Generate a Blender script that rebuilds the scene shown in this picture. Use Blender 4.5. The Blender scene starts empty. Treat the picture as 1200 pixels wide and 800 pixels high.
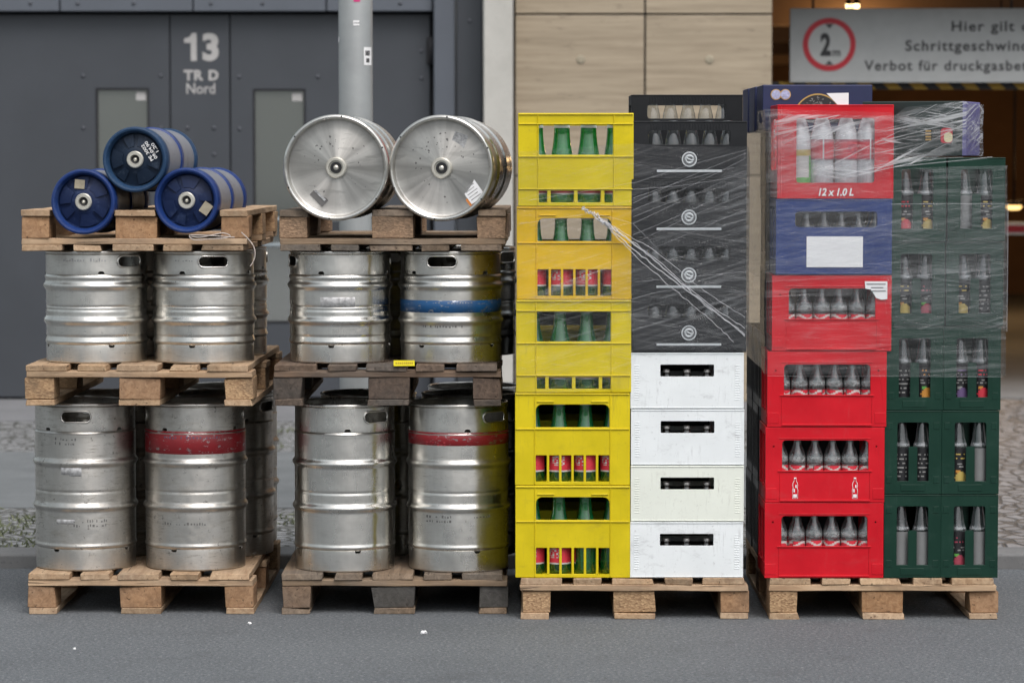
import bpy, bmesh, math, random
from mathutils import Vector, Matrix, Euler, noise as mnoise

R = math.radians
PI = math.pi
random.seed(7)
sc = bpy.context.scene
col = sc.collection

# ------------------------------------------------------------------ camera
FPX = 3720.0                       # focal length in pixels of the 1200 px wide photograph
CAM = Vector((0, 0, 1.617))
PITCH = math.atan(215 / FPX)
YAW = math.atan(15 / FPX)
cam_d = bpy.data.cameras.new('camera')
cam = bpy.data.objects.new('camera', cam_d)
col.objects.link(cam)
cam.location = CAM
cam.rotation_euler = (PI / 2 - PITCH, 0, YAW)
cam_d.sensor_width = 36
cam_d.lens = FPX / 1200 * 36
cam_d.clip_end = 1500
cam_d.dof.use_dof = True
cam_d.dof.focus_distance = 11.25
cam_d.dof.aperture_fstop = 3.9
sc.camera = cam
CAM_ROT = Euler((PI / 2 - PITCH, 0, YAW)).to_matrix()


def at(px, py, Y):
    """photo pixel + depth -> world (x, z)"""
    d = CAM_ROT @ Vector(((px - 600) / FPX, -(py - 400) / FPX, -1))
    t = Y / d.y
    p = CAM + d * t
    return p.x, p.z


def ax(px, Y):
    return at(px, 185, Y)[0]


def az(py, Y):
    return at(600, py, Y)[1]


# ------------------------------------------------------------------ light
world = bpy.data.worlds.new('World')
sc.world = world
world.use_nodes = True
wn, wl = world.node_tree.nodes, world.node_tree.links
wn.clear()
SUN_EL, SUN_ROT = R(58), R(158)
sky = wn.new('ShaderNodeTexSky')
sky.sky_type = 'NISHITA'
sky.sun_disc = False
sky.sun_elevation = SUN_EL
sky.sun_rotation = SUN_ROT
sky.air_density = 1.0
sky.dust_density = 5.0
hs = wn.new('ShaderNodeHueSaturation')
hs.inputs['Saturation'].default_value = 0.36
hs.inputs['Hue'].default_value = 0.465
bg = wn.new('ShaderNodeBackground')
bg.inputs['Strength'].default_value = 0.15
wo = wn.new('ShaderNodeOutputWorld')
wl.new(sky.outputs[0], hs.inputs['Color'])
wl.new(hs.outputs[0], bg.inputs['Color'])
wl.new(bg.outputs[0], wo.inputs['Surface'])
sun_d = bpy.data.lights.new('sun', 'SUN')
sun_d.energy = 0.9
sun_d.angle = R(35)
sun_d.color = (1, 0.985, 0.965)
sun = bpy.data.objects.new('sun', sun_d)
col.objects.link(sun)
sun.rotation_euler = (PI / 2 - SUN_EL, 0, PI - SUN_ROT)  # from the sky's sun direction
_az = SUN_ROT
_dir = Vector((math.sin(_az) * math.cos(SUN_EL), math.cos(_az) * math.cos(SUN_EL), math.sin(SUN_EL)))
sun.rotation_euler = _dir.to_track_quat('Z', 'Y').to_euler()

sc.view_settings.view_transform = 'Standard'
sc.view_settings.look = 'None'
sc.view_settings.gamma = 1
sc.view_settings.exposure = 0.35
sc.render.engine = 'CYCLES'
sc.cycles.use_denoising = True
sc.cycles.max_bounces = 12
sc.cycles.transparent_max_bounces = 40
sc.cycles.diffuse_bounces = 4
sc.cycles.glossy_bounces = 4
sc.cycles.caustics_reflective = False
sc.cycles.caustics_refractive = False

# ------------------------------------------------------------------ materials


class NT:
    def __init__(s, name):
        s.m = bpy.data.materials.new(name)
        s.m.use_nodes = True
        s.n = s.m.node_tree.nodes
        s.l = s.m.node_tree.links
        s.b = s.n['Principled BSDF']
        s.out = s.n['Material Output']

    def new(s, t, **kw):
        n = s.n.new(t)
        for k, v in kw.items():
            setattr(n, k, v)
        return n

    def link(s, a, b):
        s.l.new(a, b)

    def set(s, **kw):
        for k, v in kw.items():
            k = k.replace('_', ' ')
            i = s.b.inputs[k]
            if isinstance(v, (int, float)):
                i.default_value = v
            elif isinstance(v, tuple):
                i.default_value = v if len(v) == 4 else (*v, 1)
            else:
                s.link(v, i)

    def coords(s, scale=(1, 1, 1), rot=(0, 0, 0), rnd=True, uv=False):
        tc = s.new('ShaderNodeTexCoord')
        v = tc.outputs['UV' if uv else 'Object']
        if rnd:
            oi = s.new('ShaderNodeObjectInfo')
            mu = s.new('ShaderNodeMath', operation='MULTIPLY')
            mu.inputs[1].default_value = 37.0
            s.link(oi.outputs['Random'], mu.inputs[0])
            ad = s.new('ShaderNodeVectorMath', operation='ADD')
            s.link(v, ad.inputs[0])
            s.link(mu.outputs[0], ad.inputs[1])
            v = ad.outputs[0]
        mp = s.new('ShaderNodeMapping')
        mp.inputs['Scale'].default_value = scale
        mp.inputs['Rotation'].default_value = rot
        s.link(v, mp.inputs['Vector'])
        return mp.outputs[0]

    def noise(s, vec, scale=5, detail=4, rough=0.55, dist=0.0):
        n = s.new('ShaderNodeTexNoise')
        n.inputs['Scale'].default_value = scale
        n.inputs['Detail'].default_value = detail
        n.inputs['Roughness'].default_value = rough
        n.inputs['Distortion'].default_value = dist
        s.link(vec, n.inputs['Vector'])
        return n.outputs['Fac']

    def voro(s, vec, scale=5, feature='F1'):
        n = s.new('ShaderNodeTexVoronoi', feature=feature)
        n.inputs['Scale'].default_value = scale
        s.link(vec, n.inputs['Vector'])
        return n

    def ramp(s, fac, a, b, va=0.0, vb=1.0):
        n = s.new('ShaderNodeMapRange')
        n.inputs['From Min'].default_value = a
        n.inputs['From Max'].default_value = b
        n.inputs['To Min'].default_value = va
        n.inputs['To Max'].default_value = vb
        s.link(fac, n.inputs['Value'])
        return n.outputs[0]

    def mix(s, fac, a, b):
        n = s.new('ShaderNodeMix', data_type='RGBA')
        if isinstance(fac, (int, float)):
            n.inputs[0].default_value = fac
        else:
            s.link(fac, n.inputs[0])
        for k, v in ((6, a), (7, b)):
            if isinstance(v, tuple):
                n.inputs[k].default_value = v if len(v) == 4 else (*v, 1)
            else:
                s.link(v, n.inputs[k])
        return n.outputs[2]

    def math(s, op, a, b):
        n = s.new('ShaderNodeMath', operation=op)
        for k, v in ((0, a), (1, b)):
            if isinstance(v, (int, float)):
                n.inputs[k].default_value = v
            else:
                s.link(v, n.inputs[k])
        return n.outputs[0]

    def bump(s, h, strength=0.3, dist=0.01, nrm=None):
        n = s.new('ShaderNodeBump')
        n.inputs['Strength'].default_value = strength
        n.inputs['Distance'].default_value = dist
        s.link(h, n.inputs['Height'])
        if nrm is not None:
            s.link(nrm, n.inputs['Normal'])
        return n.outputs[0]


MATS = {}


def steel(name, wear=0.5, tint=(0.78, 0.765, 0.72), rough=(0.2, 0.38)):
    t = NT(name)
    v = t.coords()
    big = t.noise(v, 5, 4)
    fine = t.noise(t.coords((6, 6, 160)), 3, 3)
    spots = t.noise(v, 42, 6, 0.7)
    scr = t.noise(t.coords((5, 5, 40), (0.0, 0.0, 0)), 4, 6, 0.8)
    pits = t.ramp(spots, 0.645 - 0.04 * wear, 0.70, 0, wear)
    scuff = t.math('MULTIPLY', t.ramp(scr, 0.53, 0.66, 0, wear), t.ramp(big, 0.42, 0.60))
    film = t.ramp(t.noise(v, 11, 5, 0.65), 0.44, 0.72, 0, 0.5 * wear)
    vs = t.noise(t.coords((9, 9, 0.7)), 1.6, 4, 0.6)
    tint_d = tuple(x * 0.78 for x in tint)
    c0 = t.mix(t.ramp(vs, 0.35, 0.65), tint_d, tint)  # vertical bands of reflected light painted into the steel tone
    c = t.mix(film, c0, tuple(x * 0.62 for x in (tint[0], tint[1] * 0.97, tint[2] * 0.92)))
    c = t.mix(scuff, c, (0.22, 0.205, 0.18))
    grime = t.math('MULTIPLY', t.ramp(t.noise(t.coords((2.2, 2.2, 6)), 3.2, 7, 0.72), 0.52, 0.68), 0.55 * wear)
    c = t.mix(grime, c, (0.30, 0.275, 0.23))
    c = t.mix(pits, c, (0.045, 0.04, 0.035))
    r = t.ramp(big, 0.3, 0.7, rough[0], rough[1])
    r = t.math('ADD', r, t.math('MULTIPLY', film, 0.22))
    r = t.math('ADD', r, t.ramp(vs, 0.3, 0.7, 0.08, -0.04))
    r = t.math('ADD', r, t.math('MULTIPLY', scuff, 0.25))
    r = t.math('ADD', r, t.math('MULTIPLY', grime, 0.2))
    met = t.math('SUBTRACT', 1.0, t.math('MULTIPLY', pits, 0.9))
    b1 = t.bump(t.noise(v, 7, 3), 0.32, 0.012)
    b2 = t.bump(fine, 0.06, 0.002, b1)
    b3 = t.bump(spots, 0.12 * wear, 0.002, b2)
    t.set(Base_Color=c, Metallic=met, Roughness=r, Normal=b3, Anisotropic=0.6, Anisotropic_Rotation=0.25)
    tg = t.new('ShaderNodeTangent', direction_type='RADIAL', axis='Z')
    t.link(tg.outputs[0], t.b.inputs['Tangent'])
    return t.m


def paint_band(name, colr):
    t = NT(name)
    v = t.coords()
    chips = t.ramp(t.noise(t.coords((1, 1, 2.2)), 34, 7, 0.74), 0.575, 0.62)
    dirt = t.ramp(t.noise(v, 9, 6, 0.68), 0.38, 0.70, 0, 0.65)
    c = t.mix(dirt, colr, tuple(x * 0.45 + 0.015 for x in colr))
    c = t.mix(chips, c, (0.42, 0.42, 0.42))
    t.set(Base_Color=c, Roughness=t.ramp(chips, 0, 1, 0.38, 0.3), Metallic=chips)
    return t.m


def plastic(name, colr, rough=0.38, dirt=0.25, dirtcol=(0.08, 0.07, 0.06), var=0.12):
    t = NT(name)
    v = t.coords()
    big = t.noise(v, 6, 5, 0.6)
    scr = t.noise(t.coords((30, 30, 4), (0, 0.5, 0)), 3, 6, 0.75)
    sm = t.math('MULTIPLY', t.ramp(scr, 0.55, 0.72), t.ramp(big, 0.42, 0.62))
    c = t.mix(t.ramp(big, 0.3, 0.7), tuple(x * (1 - var) for x in colr), tuple(min(1, x * (1 + var)) for x in colr))
    gr = t.ramp(t.noise(t.coords((3, 3, 7)), 3.0, 7, 0.74), 0.56, 0.70, 0, dirt * 0.55)
    c = t.mix(gr, c, dirtcol)
    dust = t.ramp(t.noise(v, 60, 4, 0.7), 0.62, 0.72, 0, dirt * 0.5)
    c = t.mix(dust, c, dirtcol)
    c = t.mix(t.math('MULTIPLY', sm, dirt), c, dirtcol)
    t.b.inputs['Specular IOR Level'].default_value = 0.28
    t.set(Base_Color=c, Roughness=t.ramp(big, 0.3, 0.7, rough - 0.07, rough + 0.1),
          Normal=t.bump(t.noise(v, 26, 3), 0.08, 0.003))
    return t.m


def flat(name, colr, rough=0.5, metal=0.0, var=0.1, scale=14):
    t = NT(name)
    n = t.noise(t.coords(), scale, 5, 0.6)
    c = t.mix(t.ramp(n, 0.3, 0.7), tuple(x * (1 - var) for x in colr), tuple(min(1, x * (1 + var)) for x in colr))
    t.set(Base_Color=c, Roughness=rough, Metallic=metal)
    return t.m


def emit(name, colr, s):
    t = NT(name)
    t.set(Base_Color=colr, Emission_Color=colr, Emission_Strength=s)
    return t.m


def wood(name, axis, light, dark, grey=0.3):
    t = NT(name)
    sc_ = [26, 26, 26]
    sc_[axis] = 1.6
    v = t.coords(tuple(sc_))
    grain = t.noise(v, 2.2, 6, 0.65, 0.6)
    v0 = t.coords()
    big = t.noise(v0, 4, 5, 0.6)
    oi = t.new('ShaderNodeObjectInfo')
    c = t.mix(t.ramp(grain, 0.32, 0.68), dark, light)
    g = (sum(light) / 3 * 0.72, sum(light) / 3 * 0.68, sum(light) / 3 * 0.62)
    gf = t.math('MULTIPLY', t.ramp(big, 0.38, 0.66), grey)
    gf = t.math('ADD', gf, t.math('MULTIPLY', oi.outputs['Random'], grey * 0.8))
    c = t.mix(gf, c, t.mix(t.ramp(grain, 0.3, 0.7), tuple(x * 0.55 for x in g), g))
    stain = t.ramp(t.noise(v0, 7, 6, 0.7), 0.50, 0.78, 0, 0.55)
    c = t.mix(stain, c, (0.06, 0.045, 0.035))
    crack = t.ramp(t.noise(t.coords(tuple(x * 2.1 for x in sc_)), 1.6, 3, 0.5, 0.3), 0.67, 0.70, 0, 0.6)
    c = t.mix(crack, c, (0.03, 0.022, 0.017))
    t.set(Base_Color=c, Roughness=0.8, Normal=t.bump(t.math('SUBTRACT', grain, t.math('MULTIPLY', crack, 1.5)), 0.6, 0.004))
    t.b.inputs['Specular IOR Level'].default_value = 0.25
    return t.m


def chipboard(name, light, dark):
    t = NT(name)
    v = t.coords((1, 1, 1.7))
    vo = t.voro(v, 110)
    n = t.noise(t.coords(), 7, 5, 0.65)
    bw = t.new('ShaderNodeRGBToBW')
    t.link(vo.outputs['Color'], bw.inputs[0])
    c = t.mix(bw.outputs[0], dark, light)
    c = t.mix(t.ramp(n, 0.5, 0.7, 0, 0.65), c, (0.07, 0.055, 0.04))
    t.set(Base_Color=c, Roughness=0.85, Normal=t.bump(vo.outputs['Distance'], 0.4, 0.004))
    return t.m


def glass(name, tint, edge, rough=0.03, body=0.12, spread=(0.25, 2.2), ring=None, edge_pow=2.2, edge_max=0.9):
    """hollow bottle glass: clear in the middle, denser and shinier towards its edge (Fresnel)"""
    t = NT(name)
    t.n.remove(t.b)
    tr = t.new('ShaderNodeBsdfTransparent')
    tr.inputs[0].default_value = (*tint, 1)
    df = t.new('ShaderNodeBsdfPrincipled')
    df.inputs['Base Color'].default_value = (*edge, 1)
    df.inputs['Roughness'].default_value = 0.15
    gl = t.new('ShaderNodeBsdfGlossy')
    gl.inputs['Roughness'].default_value = rough
    lw = t.new('ShaderNodeLayerWeight')
    lw.inputs['Blend'].default_value = 0.5
    frs = t.ramp(t.math('POWER', lw.outputs['Facing'], 4.0), 0, 1, 0.11, 0.85)
    p = t.math('POWER', lw.outputs['Facing'], edge_pow)
    scuff = t.noise(t.coords((40, 40, 9)), 1.5, 5, 0.65, 0.4)
    bb = t.ramp(scuff, 0.42, 0.68, body * spread[0], body * spread[1])
    if ring:          # white ring paints the bright shoulder highlight, broken up like rubbing wear
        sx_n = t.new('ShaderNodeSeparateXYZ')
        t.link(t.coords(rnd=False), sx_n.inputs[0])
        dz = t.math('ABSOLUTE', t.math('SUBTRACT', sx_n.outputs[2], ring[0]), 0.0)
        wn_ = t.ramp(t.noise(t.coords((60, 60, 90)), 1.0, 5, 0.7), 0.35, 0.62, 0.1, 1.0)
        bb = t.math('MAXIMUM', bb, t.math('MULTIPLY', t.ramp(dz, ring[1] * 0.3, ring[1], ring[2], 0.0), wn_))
    p = t.math('MAXIMUM', t.ramp(p, 0, 1, 0.0, edge_max), bb)
    m1 = t.new('ShaderNodeMixShader')
    t.link(p, m1.inputs[0])
    t.link(tr.outputs[0], m1.inputs[1])
    t.link(df.outputs[0], m1.inputs[2])
    m2 = t.new('ShaderNodeMixShader')
    t.link(frs, m2.inputs[0])
    t.link(m1.outputs[0], m2.inputs[1])
    t.link(gl.outputs[0], m2.inputs[2])
    t.link(m2.outputs[0], t.out.inputs[0])
    return t.m


def film_mat(name, haze=(0.06, 0.5), ang=0.22, dens=80, lo=0.52, hi=0.75):
    """stretch film: clear, with pulled white streaks and a shiny crumpled skin"""
    t = NT(name)
    t.n.remove(t.b)

    def streak(a, sx, sy, d):
        mp = t.new('ShaderNodeMapping')
        mp.inputs['Scale'].default_value = (sx, sy, 1)
        t.link(t.coords((1, 1, 1), (0, 0, a), rnd=False, uv=True), mp.inputs['Vector'])
        return t.noise(mp.outputs[0], 1.0, 5, 0.6, d)
    s1 = streak(ang, 2.2, dens, 0.9)
    s2 = streak(-ang * 0.55, 3.4, dens * 0.55, 1.4)
    s3 = streak(ang * 2.2, 1.6, dens * 1.6, 0.5)
    big = t.noise(t.coords((3, 4, 1), rnd=False, uv=True), 1.0, 4, 0.6, 0.6)
    a = t.ramp(s1, lo, hi)
    b = t.ramp(s2, lo + 0.04, hi)
    c = t.ramp(s3, lo + 0.07, hi)
    m = t.math('MAXIMUM', t.math('MAXIMUM', a, t.math('MULTIPLY', b, 0.8)), t.math('MULTIPLY', c, 0.9))
    m = t.math('MULTIPLY', m, t.ramp(big, 0.38, 0.64, 0.1, 1))
    f = t.ramp(m, 0, 1, haze[0], haze[1])
    hgt = t.math('ADD', t.math('ADD', s1, t.math('MULTIPLY', s2, 0.8)), t.math('MULTIPLY', big, 1.2))
    nb = t.bump(hgt, 0.55, 0.008)
    tr = t.new('ShaderNodeBsdfTransparent')
    tr.inputs[0].default_value = (0.97, 0.975, 0.98, 1)
    df = t.new('ShaderNodeBsdfDiffuse')
    df.inputs[0].default_value = (0.78, 0.8, 0.82, 1)
    tl = t.new('ShaderNodeBsdfTranslucent')
    tl.inputs[0].default_value = (0.7, 0.72, 0.74, 1)
    md = t.new('ShaderNodeMixShader')
    md.inputs[0].default_value = 0.3
    t.link(df.outputs[0], md.inputs[1])
    t.link(tl.outputs[0], md.inputs[2])
    m1 = t.new('ShaderNodeMixShader')
    t.link(f, m1.inputs[0])
    t.link(tr.outputs[0], m1.inputs[1])
    t.link(md.outputs[0], m1.inputs[2])
    gl = t.new('ShaderNodeBsdfGlossy')
    gl.inputs['Roughness'].default_value = 0.14
    t.link(nb, gl.inputs['Normal'])
    lw = t.new('ShaderNodeLayerWeight')
    lw.inputs['Blend'].default_value = 0.5
    t.link(nb, lw.inputs['Normal'])
    m2 = t.new('ShaderNodeMixShader')
    t.link(t.ramp(t.math('POWER', lw.outputs['Facing'], 4.0), 0, 1, 0.03, 0.45), m2.inputs[0])
    t.link(m1.outputs[0], m2.inputs[1])
    t.link(gl.outputs[0], m2.inputs[2])
    t.link(m2.outputs[0], t.out.inputs[0])
    return t.m


M = dict(
    steel=steel('stainless_steel', 0.45),
    steel_clean=steel('stainless_steel_clean', 0.16, (0.80, 0.785, 0.74), (0.2, 0.32)),
    steel_worn=steel('stainless_steel_worn', 0.95, (0.66, 0.64, 0.60), (0.26, 0.42)),
    steel_head=None,
    valve=flat('valve_metal', (0.62, 0.6, 0.53), 0.35, 0.6),
    black_rubber=flat('black_rubber', (0.012, 0.012, 0.013), 0.5),
    red_paint=paint_band('red_band_paint', (0.27, 0.012, 0.018)),
    blue_paint=paint_band('blue_band_paint', (0.007, 0.072, 0.20)),
    pale_red_paint=paint_band('pale_red_band_paint', (0.46, 0.05, 0.06)),
    yellow=plastic('yellow_plastic', (0.63, 0.50, 0.010), 0.36, 0.3),
    yellow_warm=plastic('warm_yellow_plastic', (0.70, 0.44, 0.012), 0.36, 0.3),
    white=plastic('white_plastic', (0.78, 0.815, 0.82), 0.4, 0.75, (0.30, 0.30, 0.30), 0.05),
    cream=plastic('cream_plastic', (0.76, 0.79, 0.71), 0.4, 0.6, (0.3, 0.28, 0.24), 0.04),
    black=plastic('black_plastic', (0.014, 0.015, 0.017), 0.42, 0.3, (0.06, 0.06, 0.06)),
    red=plastic('red_plastic', (0.56, 0.008, 0.018), 0.36, 0.25, (0.4, 0.1, 0.1)),
    blue=plastic('blue_plastic', (0.014, 0.038, 0.17), 0.38, 0.25, (0.1, 0.12, 0.2)),
    green=plastic('dark_green_plastic', (0.0055, 0.033, 0.021), 0.4, 0.35, (0.05, 0.08, 0.07)),
    brown_plastic=plastic('dark_brown_plastic', (0.03, 0.026, 0.02), 0.45, 0.3),
    keg_blue=plastic('keg_blue_plastic', (0.011, 0.034, 0.145), 0.42, 0.8, (0.07, 0.11, 0.22)),
    keg_slate=plastic('keg_slate_plastic', (0.016, 0.045, 0.10), 0.45, 0.5, (0.1, 0.15, 0.22)),
    keg_face=plastic('keg_face_plastic', (0.007, 0.017, 0.062), 0.45, 0.9, (0.06, 0.09, 0.17)),
    keg_face_dark=plastic('keg_face_dark_plastic', (0.008, 0.018, 0.038), 0.45, 0.8, (0.1, 0.13, 0.18)),
    keg_grey=plastic('keg_grey_plastic', (0.19, 0.20, 0.225), 0.4, 0.4),
    paper=flat('white_paper', (0.85, 0.85, 0.85), 0.6, 0, 0.03),
    kraft=flat('kraft_paper', (0.34, 0.30, 0.22), 0.8, 0, 0.2, 40),
    orange_paper=flat('orange_paper', (0.75, 0.25, 0.05), 0.6),
    ink=flat('black_ink', (0.02, 0.02, 0.022), 0.6),
    silver_print=flat('silver_print', (0.62, 0.65, 0.66), 0.35, 0.2, 0.12, 60),
    grey_print=flat('grey_print', (0.16, 0.165, 0.17), 0.4, 0.2),
    yellow_tag=flat('yellow_tag_paper', (0.85, 0.72, 0.02), 0.5),
    white_print=flat('white_print', (0.8, 0.8, 0.8), 0.5),
    scuff_print=flat('scuffed_print', (0.13, 0.08, 0.13), 0.6),
    dark_print=flat('dark_print', (0.16, 0.155, 0.15), 0.5, 0.4),
    old_label=flat('old_label_residue', (0.40, 0.40, 0.40), 0.55, 0.45, 0.45, 70),
    navy_card=flat('navy_cardboard', (0.016, 0.022, 0.075), 0.5),
    violet_card=flat('violet_cardboard', (0.13, 0.12, 0.30), 0.55),
    dark_card=flat('dark_green_cardboard', (0.012, 0.024, 0.022), 0.45),
    brown_card=flat('brown_cardboard', (0.30, 0.21, 0.13), 0.8),
    gold=flat('gold_print', (0.48, 0.30, 0.09), 0.45),
    lilac=flat('lilac_print', (0.40, 0.42, 0.62), 0.5, 0, 0.3, 90),
    green_glass=glass('green_bottle_glass', (0.34, 0.80, 0.42), (0.018, 0.30, 0.09), 0.03, 0.26, (0.6, 1.4)),
    clear_glass=glass('clear_bottle_glass', (0.90, 0.92, 0.92), (0.50, 0.52, 0.53), 0.05, 0.05, (0.2, 3.0), None, 3.5, 0.8),
    cola_glass=glass('glint_ring_bottle_glass', (0.90, 0.92, 0.92), (0.60, 0.62, 0.62), 0.04, 0.025, (0.2, 3.2), (0.138, 0.014, 0.55), 4.0, 0.75),  # ring paints a bright spot on the bulge
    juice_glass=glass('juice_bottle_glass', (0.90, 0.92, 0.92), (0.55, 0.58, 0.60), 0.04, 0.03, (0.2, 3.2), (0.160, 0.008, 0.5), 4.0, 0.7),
    pet=glass('clear_plastic_bottle', (0.88, 0.90, 0.92), (0.85, 0.86, 0.88), 0.06, 0.66, (0.85, 1.1)),
    amber_glass=glass('amber_bottle_glass', (0.10, 0.05, 0.02), (0.012, 0.006, 0.003), 0.05, 0.75),
    yellow_drink=flat('yellow_bottle', (0.62, 0.36, 0.02), 0.25),
    crown=flat('crown_cap_metal', (0.42, 0.40, 0.38), 0.35, 0.7),
    cap_white=flat('white_cap', (0.72, 0.75, 0.73), 0.4),
    cap_gold=flat('gold_cap', (0.55, 0.38, 0.08), 0.35, 0.6),
    l_red=flat('label_red', (0.55, 0.03, 0.05), 0.5), l_white=flat('label_white', (0.50, 0.48, 0.46), 0.5),
    l_black=flat('label_black', (0.015, 0.015, 0.017), 0.4), l_grey=flat('label_silver_back', (0.19, 0.195, 0.195), 0.45),
    l_orange=flat('label_orange', (0.50, 0.22, 0.035), 0.5), l_yellow=flat('label_yellow', (0.45, 0.34, 0.09), 0.5),
    l_green=flat('label_green', (0.10, 0.34, 0.06), 0.5), l_pink=flat('label_pink', (0.34, 0.05, 0.08), 0.5),
    l_violet=flat('label_violet', (0.12, 0.075, 0.18), 0.5), l_text=flat('label_text', (0.24, 0.24, 0.23), 0.5),
    l_cream=flat('label_cream', (0.75, 0.68, 0.42), 0.5),
    film=film_mat('stretch_film_thin', (0.010, 0.30), -0.30, 75, 0.53, 0.78),
    film_grey=film_mat('stretch_film_layered', (0.028, 0.36), -0.05, 52, 0.52, 0.76),
    film_strong=film_mat('stretch_film_pulled', (0.02, 0.92), -0.22, 60, 0.49, 0.62),
    strand=flat('twisted_film', (0.72, 0.73, 0.76), 0.35), thread=None,
    string=flat('plastic_twine', (0.46, 0.40, 0.36), 0.6),
    facade=flat('anthracite_metal', (0.056, 0.062, 0.072), 0.5, 0.15, 0.07, 2.5),
    facade_light=flat('grey_metal', (0.105, 0.118, 0.140), 0.5, 0.15, 0.06, 2.5),
    facade_dark=flat('dark_joint', (0.015, 0.015, 0.018), 0.7),
    lettering=flat('grey_lettering', (0.42, 0.41, 0.40), 0.6),
    bolt=flat('bolt_head_metal', (0.085, 0.09, 0.105), 0.4, 0.4),
    rail=flat('brushed_rail', (0.55, 0.60, 0.62), 0.3, 0.8),
    pole=flat('grey_pole_paint', (0.30, 0.315, 0.315), 0.42, 0.25, 0.12, 6),
    pink=flat('pink_sticker', (0.6, 0.04, 0.2), 0.5),
    sign_board=flat('sign_board_paint', (0.36, 0.37, 0.365), 0.6, 0, 0.05),
    sign_field=flat('sign_field_paint', (0.42, 0.43, 0.42), 0.55, 0, 0.05),
    sign_red=flat('sign_red_paint', (0.42, 0.012, 0.025), 0.5),
    garage_wall=flat('garage_wall_paint', (0.20, 0.105, 0.05), 0.8, 0, 0.2, 1.5),
    garage_ceiling=flat('garage_ceiling_paint', (0.16, 0.10, 0.06), 0.8, 0, 0.2, 1.5),
    hazard_yellow=flat('hazard_yellow_paint', (0.42, 0.26, 0.03), 0.55),
    lamp=emit('garage_lamp_glow', (1.0, 0.62, 0.22), 2.2),
    lamp_small=emit('garage_spot_glow', (1.0, 0.74, 0.36), 5),
    stone_pale=None, travertine=None, asphalt=None,
    wood_x=wood('pallet_wood_across', 0, (0.57, 0.40, 0.245), (0.35, 0.215, 0.12), 0.2),
    wood_y=wood('pallet_wood_along', 1, (0.57, 0.40, 0.245), (0.35, 0.215, 0.12), 0.2),
    wood_block=wood('pallet_block_wood', 1, (0.45, 0.26, 0.13), (0.27, 0.14, 0.065), 0.2),
    mid_x=wood('worn_wood_across', 0, (0.36, 0.25, 0.155), (0.20, 0.13, 0.075), 0.4),
    mid_y=wood('worn_wood_along', 1, (0.31, 0.22, 0.145), (0.16, 0.11, 0.07), 0.5),
    mid_block=wood('worn_block_wood', 1, (0.29, 0.19, 0.12), (0.15, 0.095, 0.06), 0.4),
    old_x=wood('old_wood_across', 0, (0.23, 0.155, 0.105), (0.095, 0.06, 0.04), 0.55),
    old_y=wood('old_wood_along', 1, (0.23, 0.155, 0.105), (0.095, 0.06, 0.04), 0.55),
    old_block=wood('old_block_wood', 1, (0.16, 0.11, 0.08), (0.065, 0.045, 0.035), 0.8),
    grey_block=wood('grey_block_wood', 1, (0.13, 0.125, 0.12), (0.05, 0.046, 0.044), 0.9),
    chip=chipboard('pressed_chip_block', (0.50, 0.33, 0.18), (0.22, 0.125, 0.065)),
    chip_old=chipboard('old_chip_block', (0.40, 0.26, 0.16), (0.16, 0.10, 0.06)),
)

# ---- setting materials


def m_asphalt():
    t = NT('road_asphalt')
    v = t.coords(rnd=False)
    n1 = t.noise(v, 0.9, 5, 0.6)
    n2 = t.noise(v, 85, 4, 0.8)
    vo = t.voro(v, 150)
    n3 = t.noise(t.coords((0.25, 2.5, 1), rnd=False), 1.2, 4, 0.6)
    c = t.mix(t.ramp(n1, 0.3, 0.7), (0.108, 0.119, 0.128), (0.150, 0.163, 0.172))
    c = t.mix(t.ramp(n3, 0.45, 0.7, 0, 0.4), c, (0.155, 0.168, 0.178))
    c = t.mix(t.ramp(n2, 0.42, 0.60, 0, 0.85), c, (0.050, 0.055, 0.061))
    n5 = t.noise(v, 62, 3, 0.8)
    c = t.mix(t.ramp(n5, 0.56, 0.66, 0, 0.8), c, (0.26, 0.275, 0.285))
    st = t.ramp(t.noise(v, 3.2, 6, 0.7), 0.56, 0.72, 0, 0.45)
    c = t.mix(st, c, (0.06, 0.063, 0.068))
    sp = t.ramp(t.noise(v, 100, 2, 0.5), 0.66, 0.71, 0, 0.7)
    c = t.mix(sp, c, (0.30, 0.30, 0.31))
    t.set(Base_Color=c, Roughness=0.82, Normal=t.bump(vo.outputs['Distance'], 0.5, 0.004))
    return t.m


def m_path():
    t = NT('path_asphalt')
    v = t.coords(rnd=False)
    n = t.noise(v, 3, 6, 0.65)
    n2 = t.noise(v, 150, 3, 0.6)
    c = t.mix(t.ramp(n, 0.3, 0.7), (0.122, 0.134, 0.138), (0.178, 0.191, 0.196))
    c = t.mix(t.ramp(n2, 0.4, 0.7, 0, 0.4), c, (0.09, 0.09, 0.095))
    t.set(Base_Color=c, Roughness=0.85, Normal=t.bump(n2, 0.4, 0.004))
    return t.m


def m_cobble(name, a, b, gap, sx=9.0, sy=9.0, shine=0.75):
    t = NT(name)
    v = t.coords((sx, sy, 0.01), rnd=False)
    vo = t.voro(v, 1.0)
    ve = t.voro(v, 1.0, 'DISTANCE_TO_EDGE')
    n = t.noise(t.coords(rnd=False), 30, 5, 0.65)
    bw = t.new('ShaderNodeRGBToBW')
    t.link(vo.outputs['Color'], bw.inputs[0])
    c = t.mix(bw.outputs[0], a, b)
    c = t.mix(t.ramp(n, 0.35, 0.7, 0, 0.5), c, tuple(x * 0.55 for x in a))
    e = t.ramp(ve.outputs['Distance'], 0.03, 0.12)
    c = t.mix(e, gap, c)
    t.set(Base_Color=c, Roughness=shine, Normal=t.bump(t.math('ADD', e, t.math('MULTIPLY', n, 0.4)), 0.8, 0.02))
    return t.m


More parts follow.
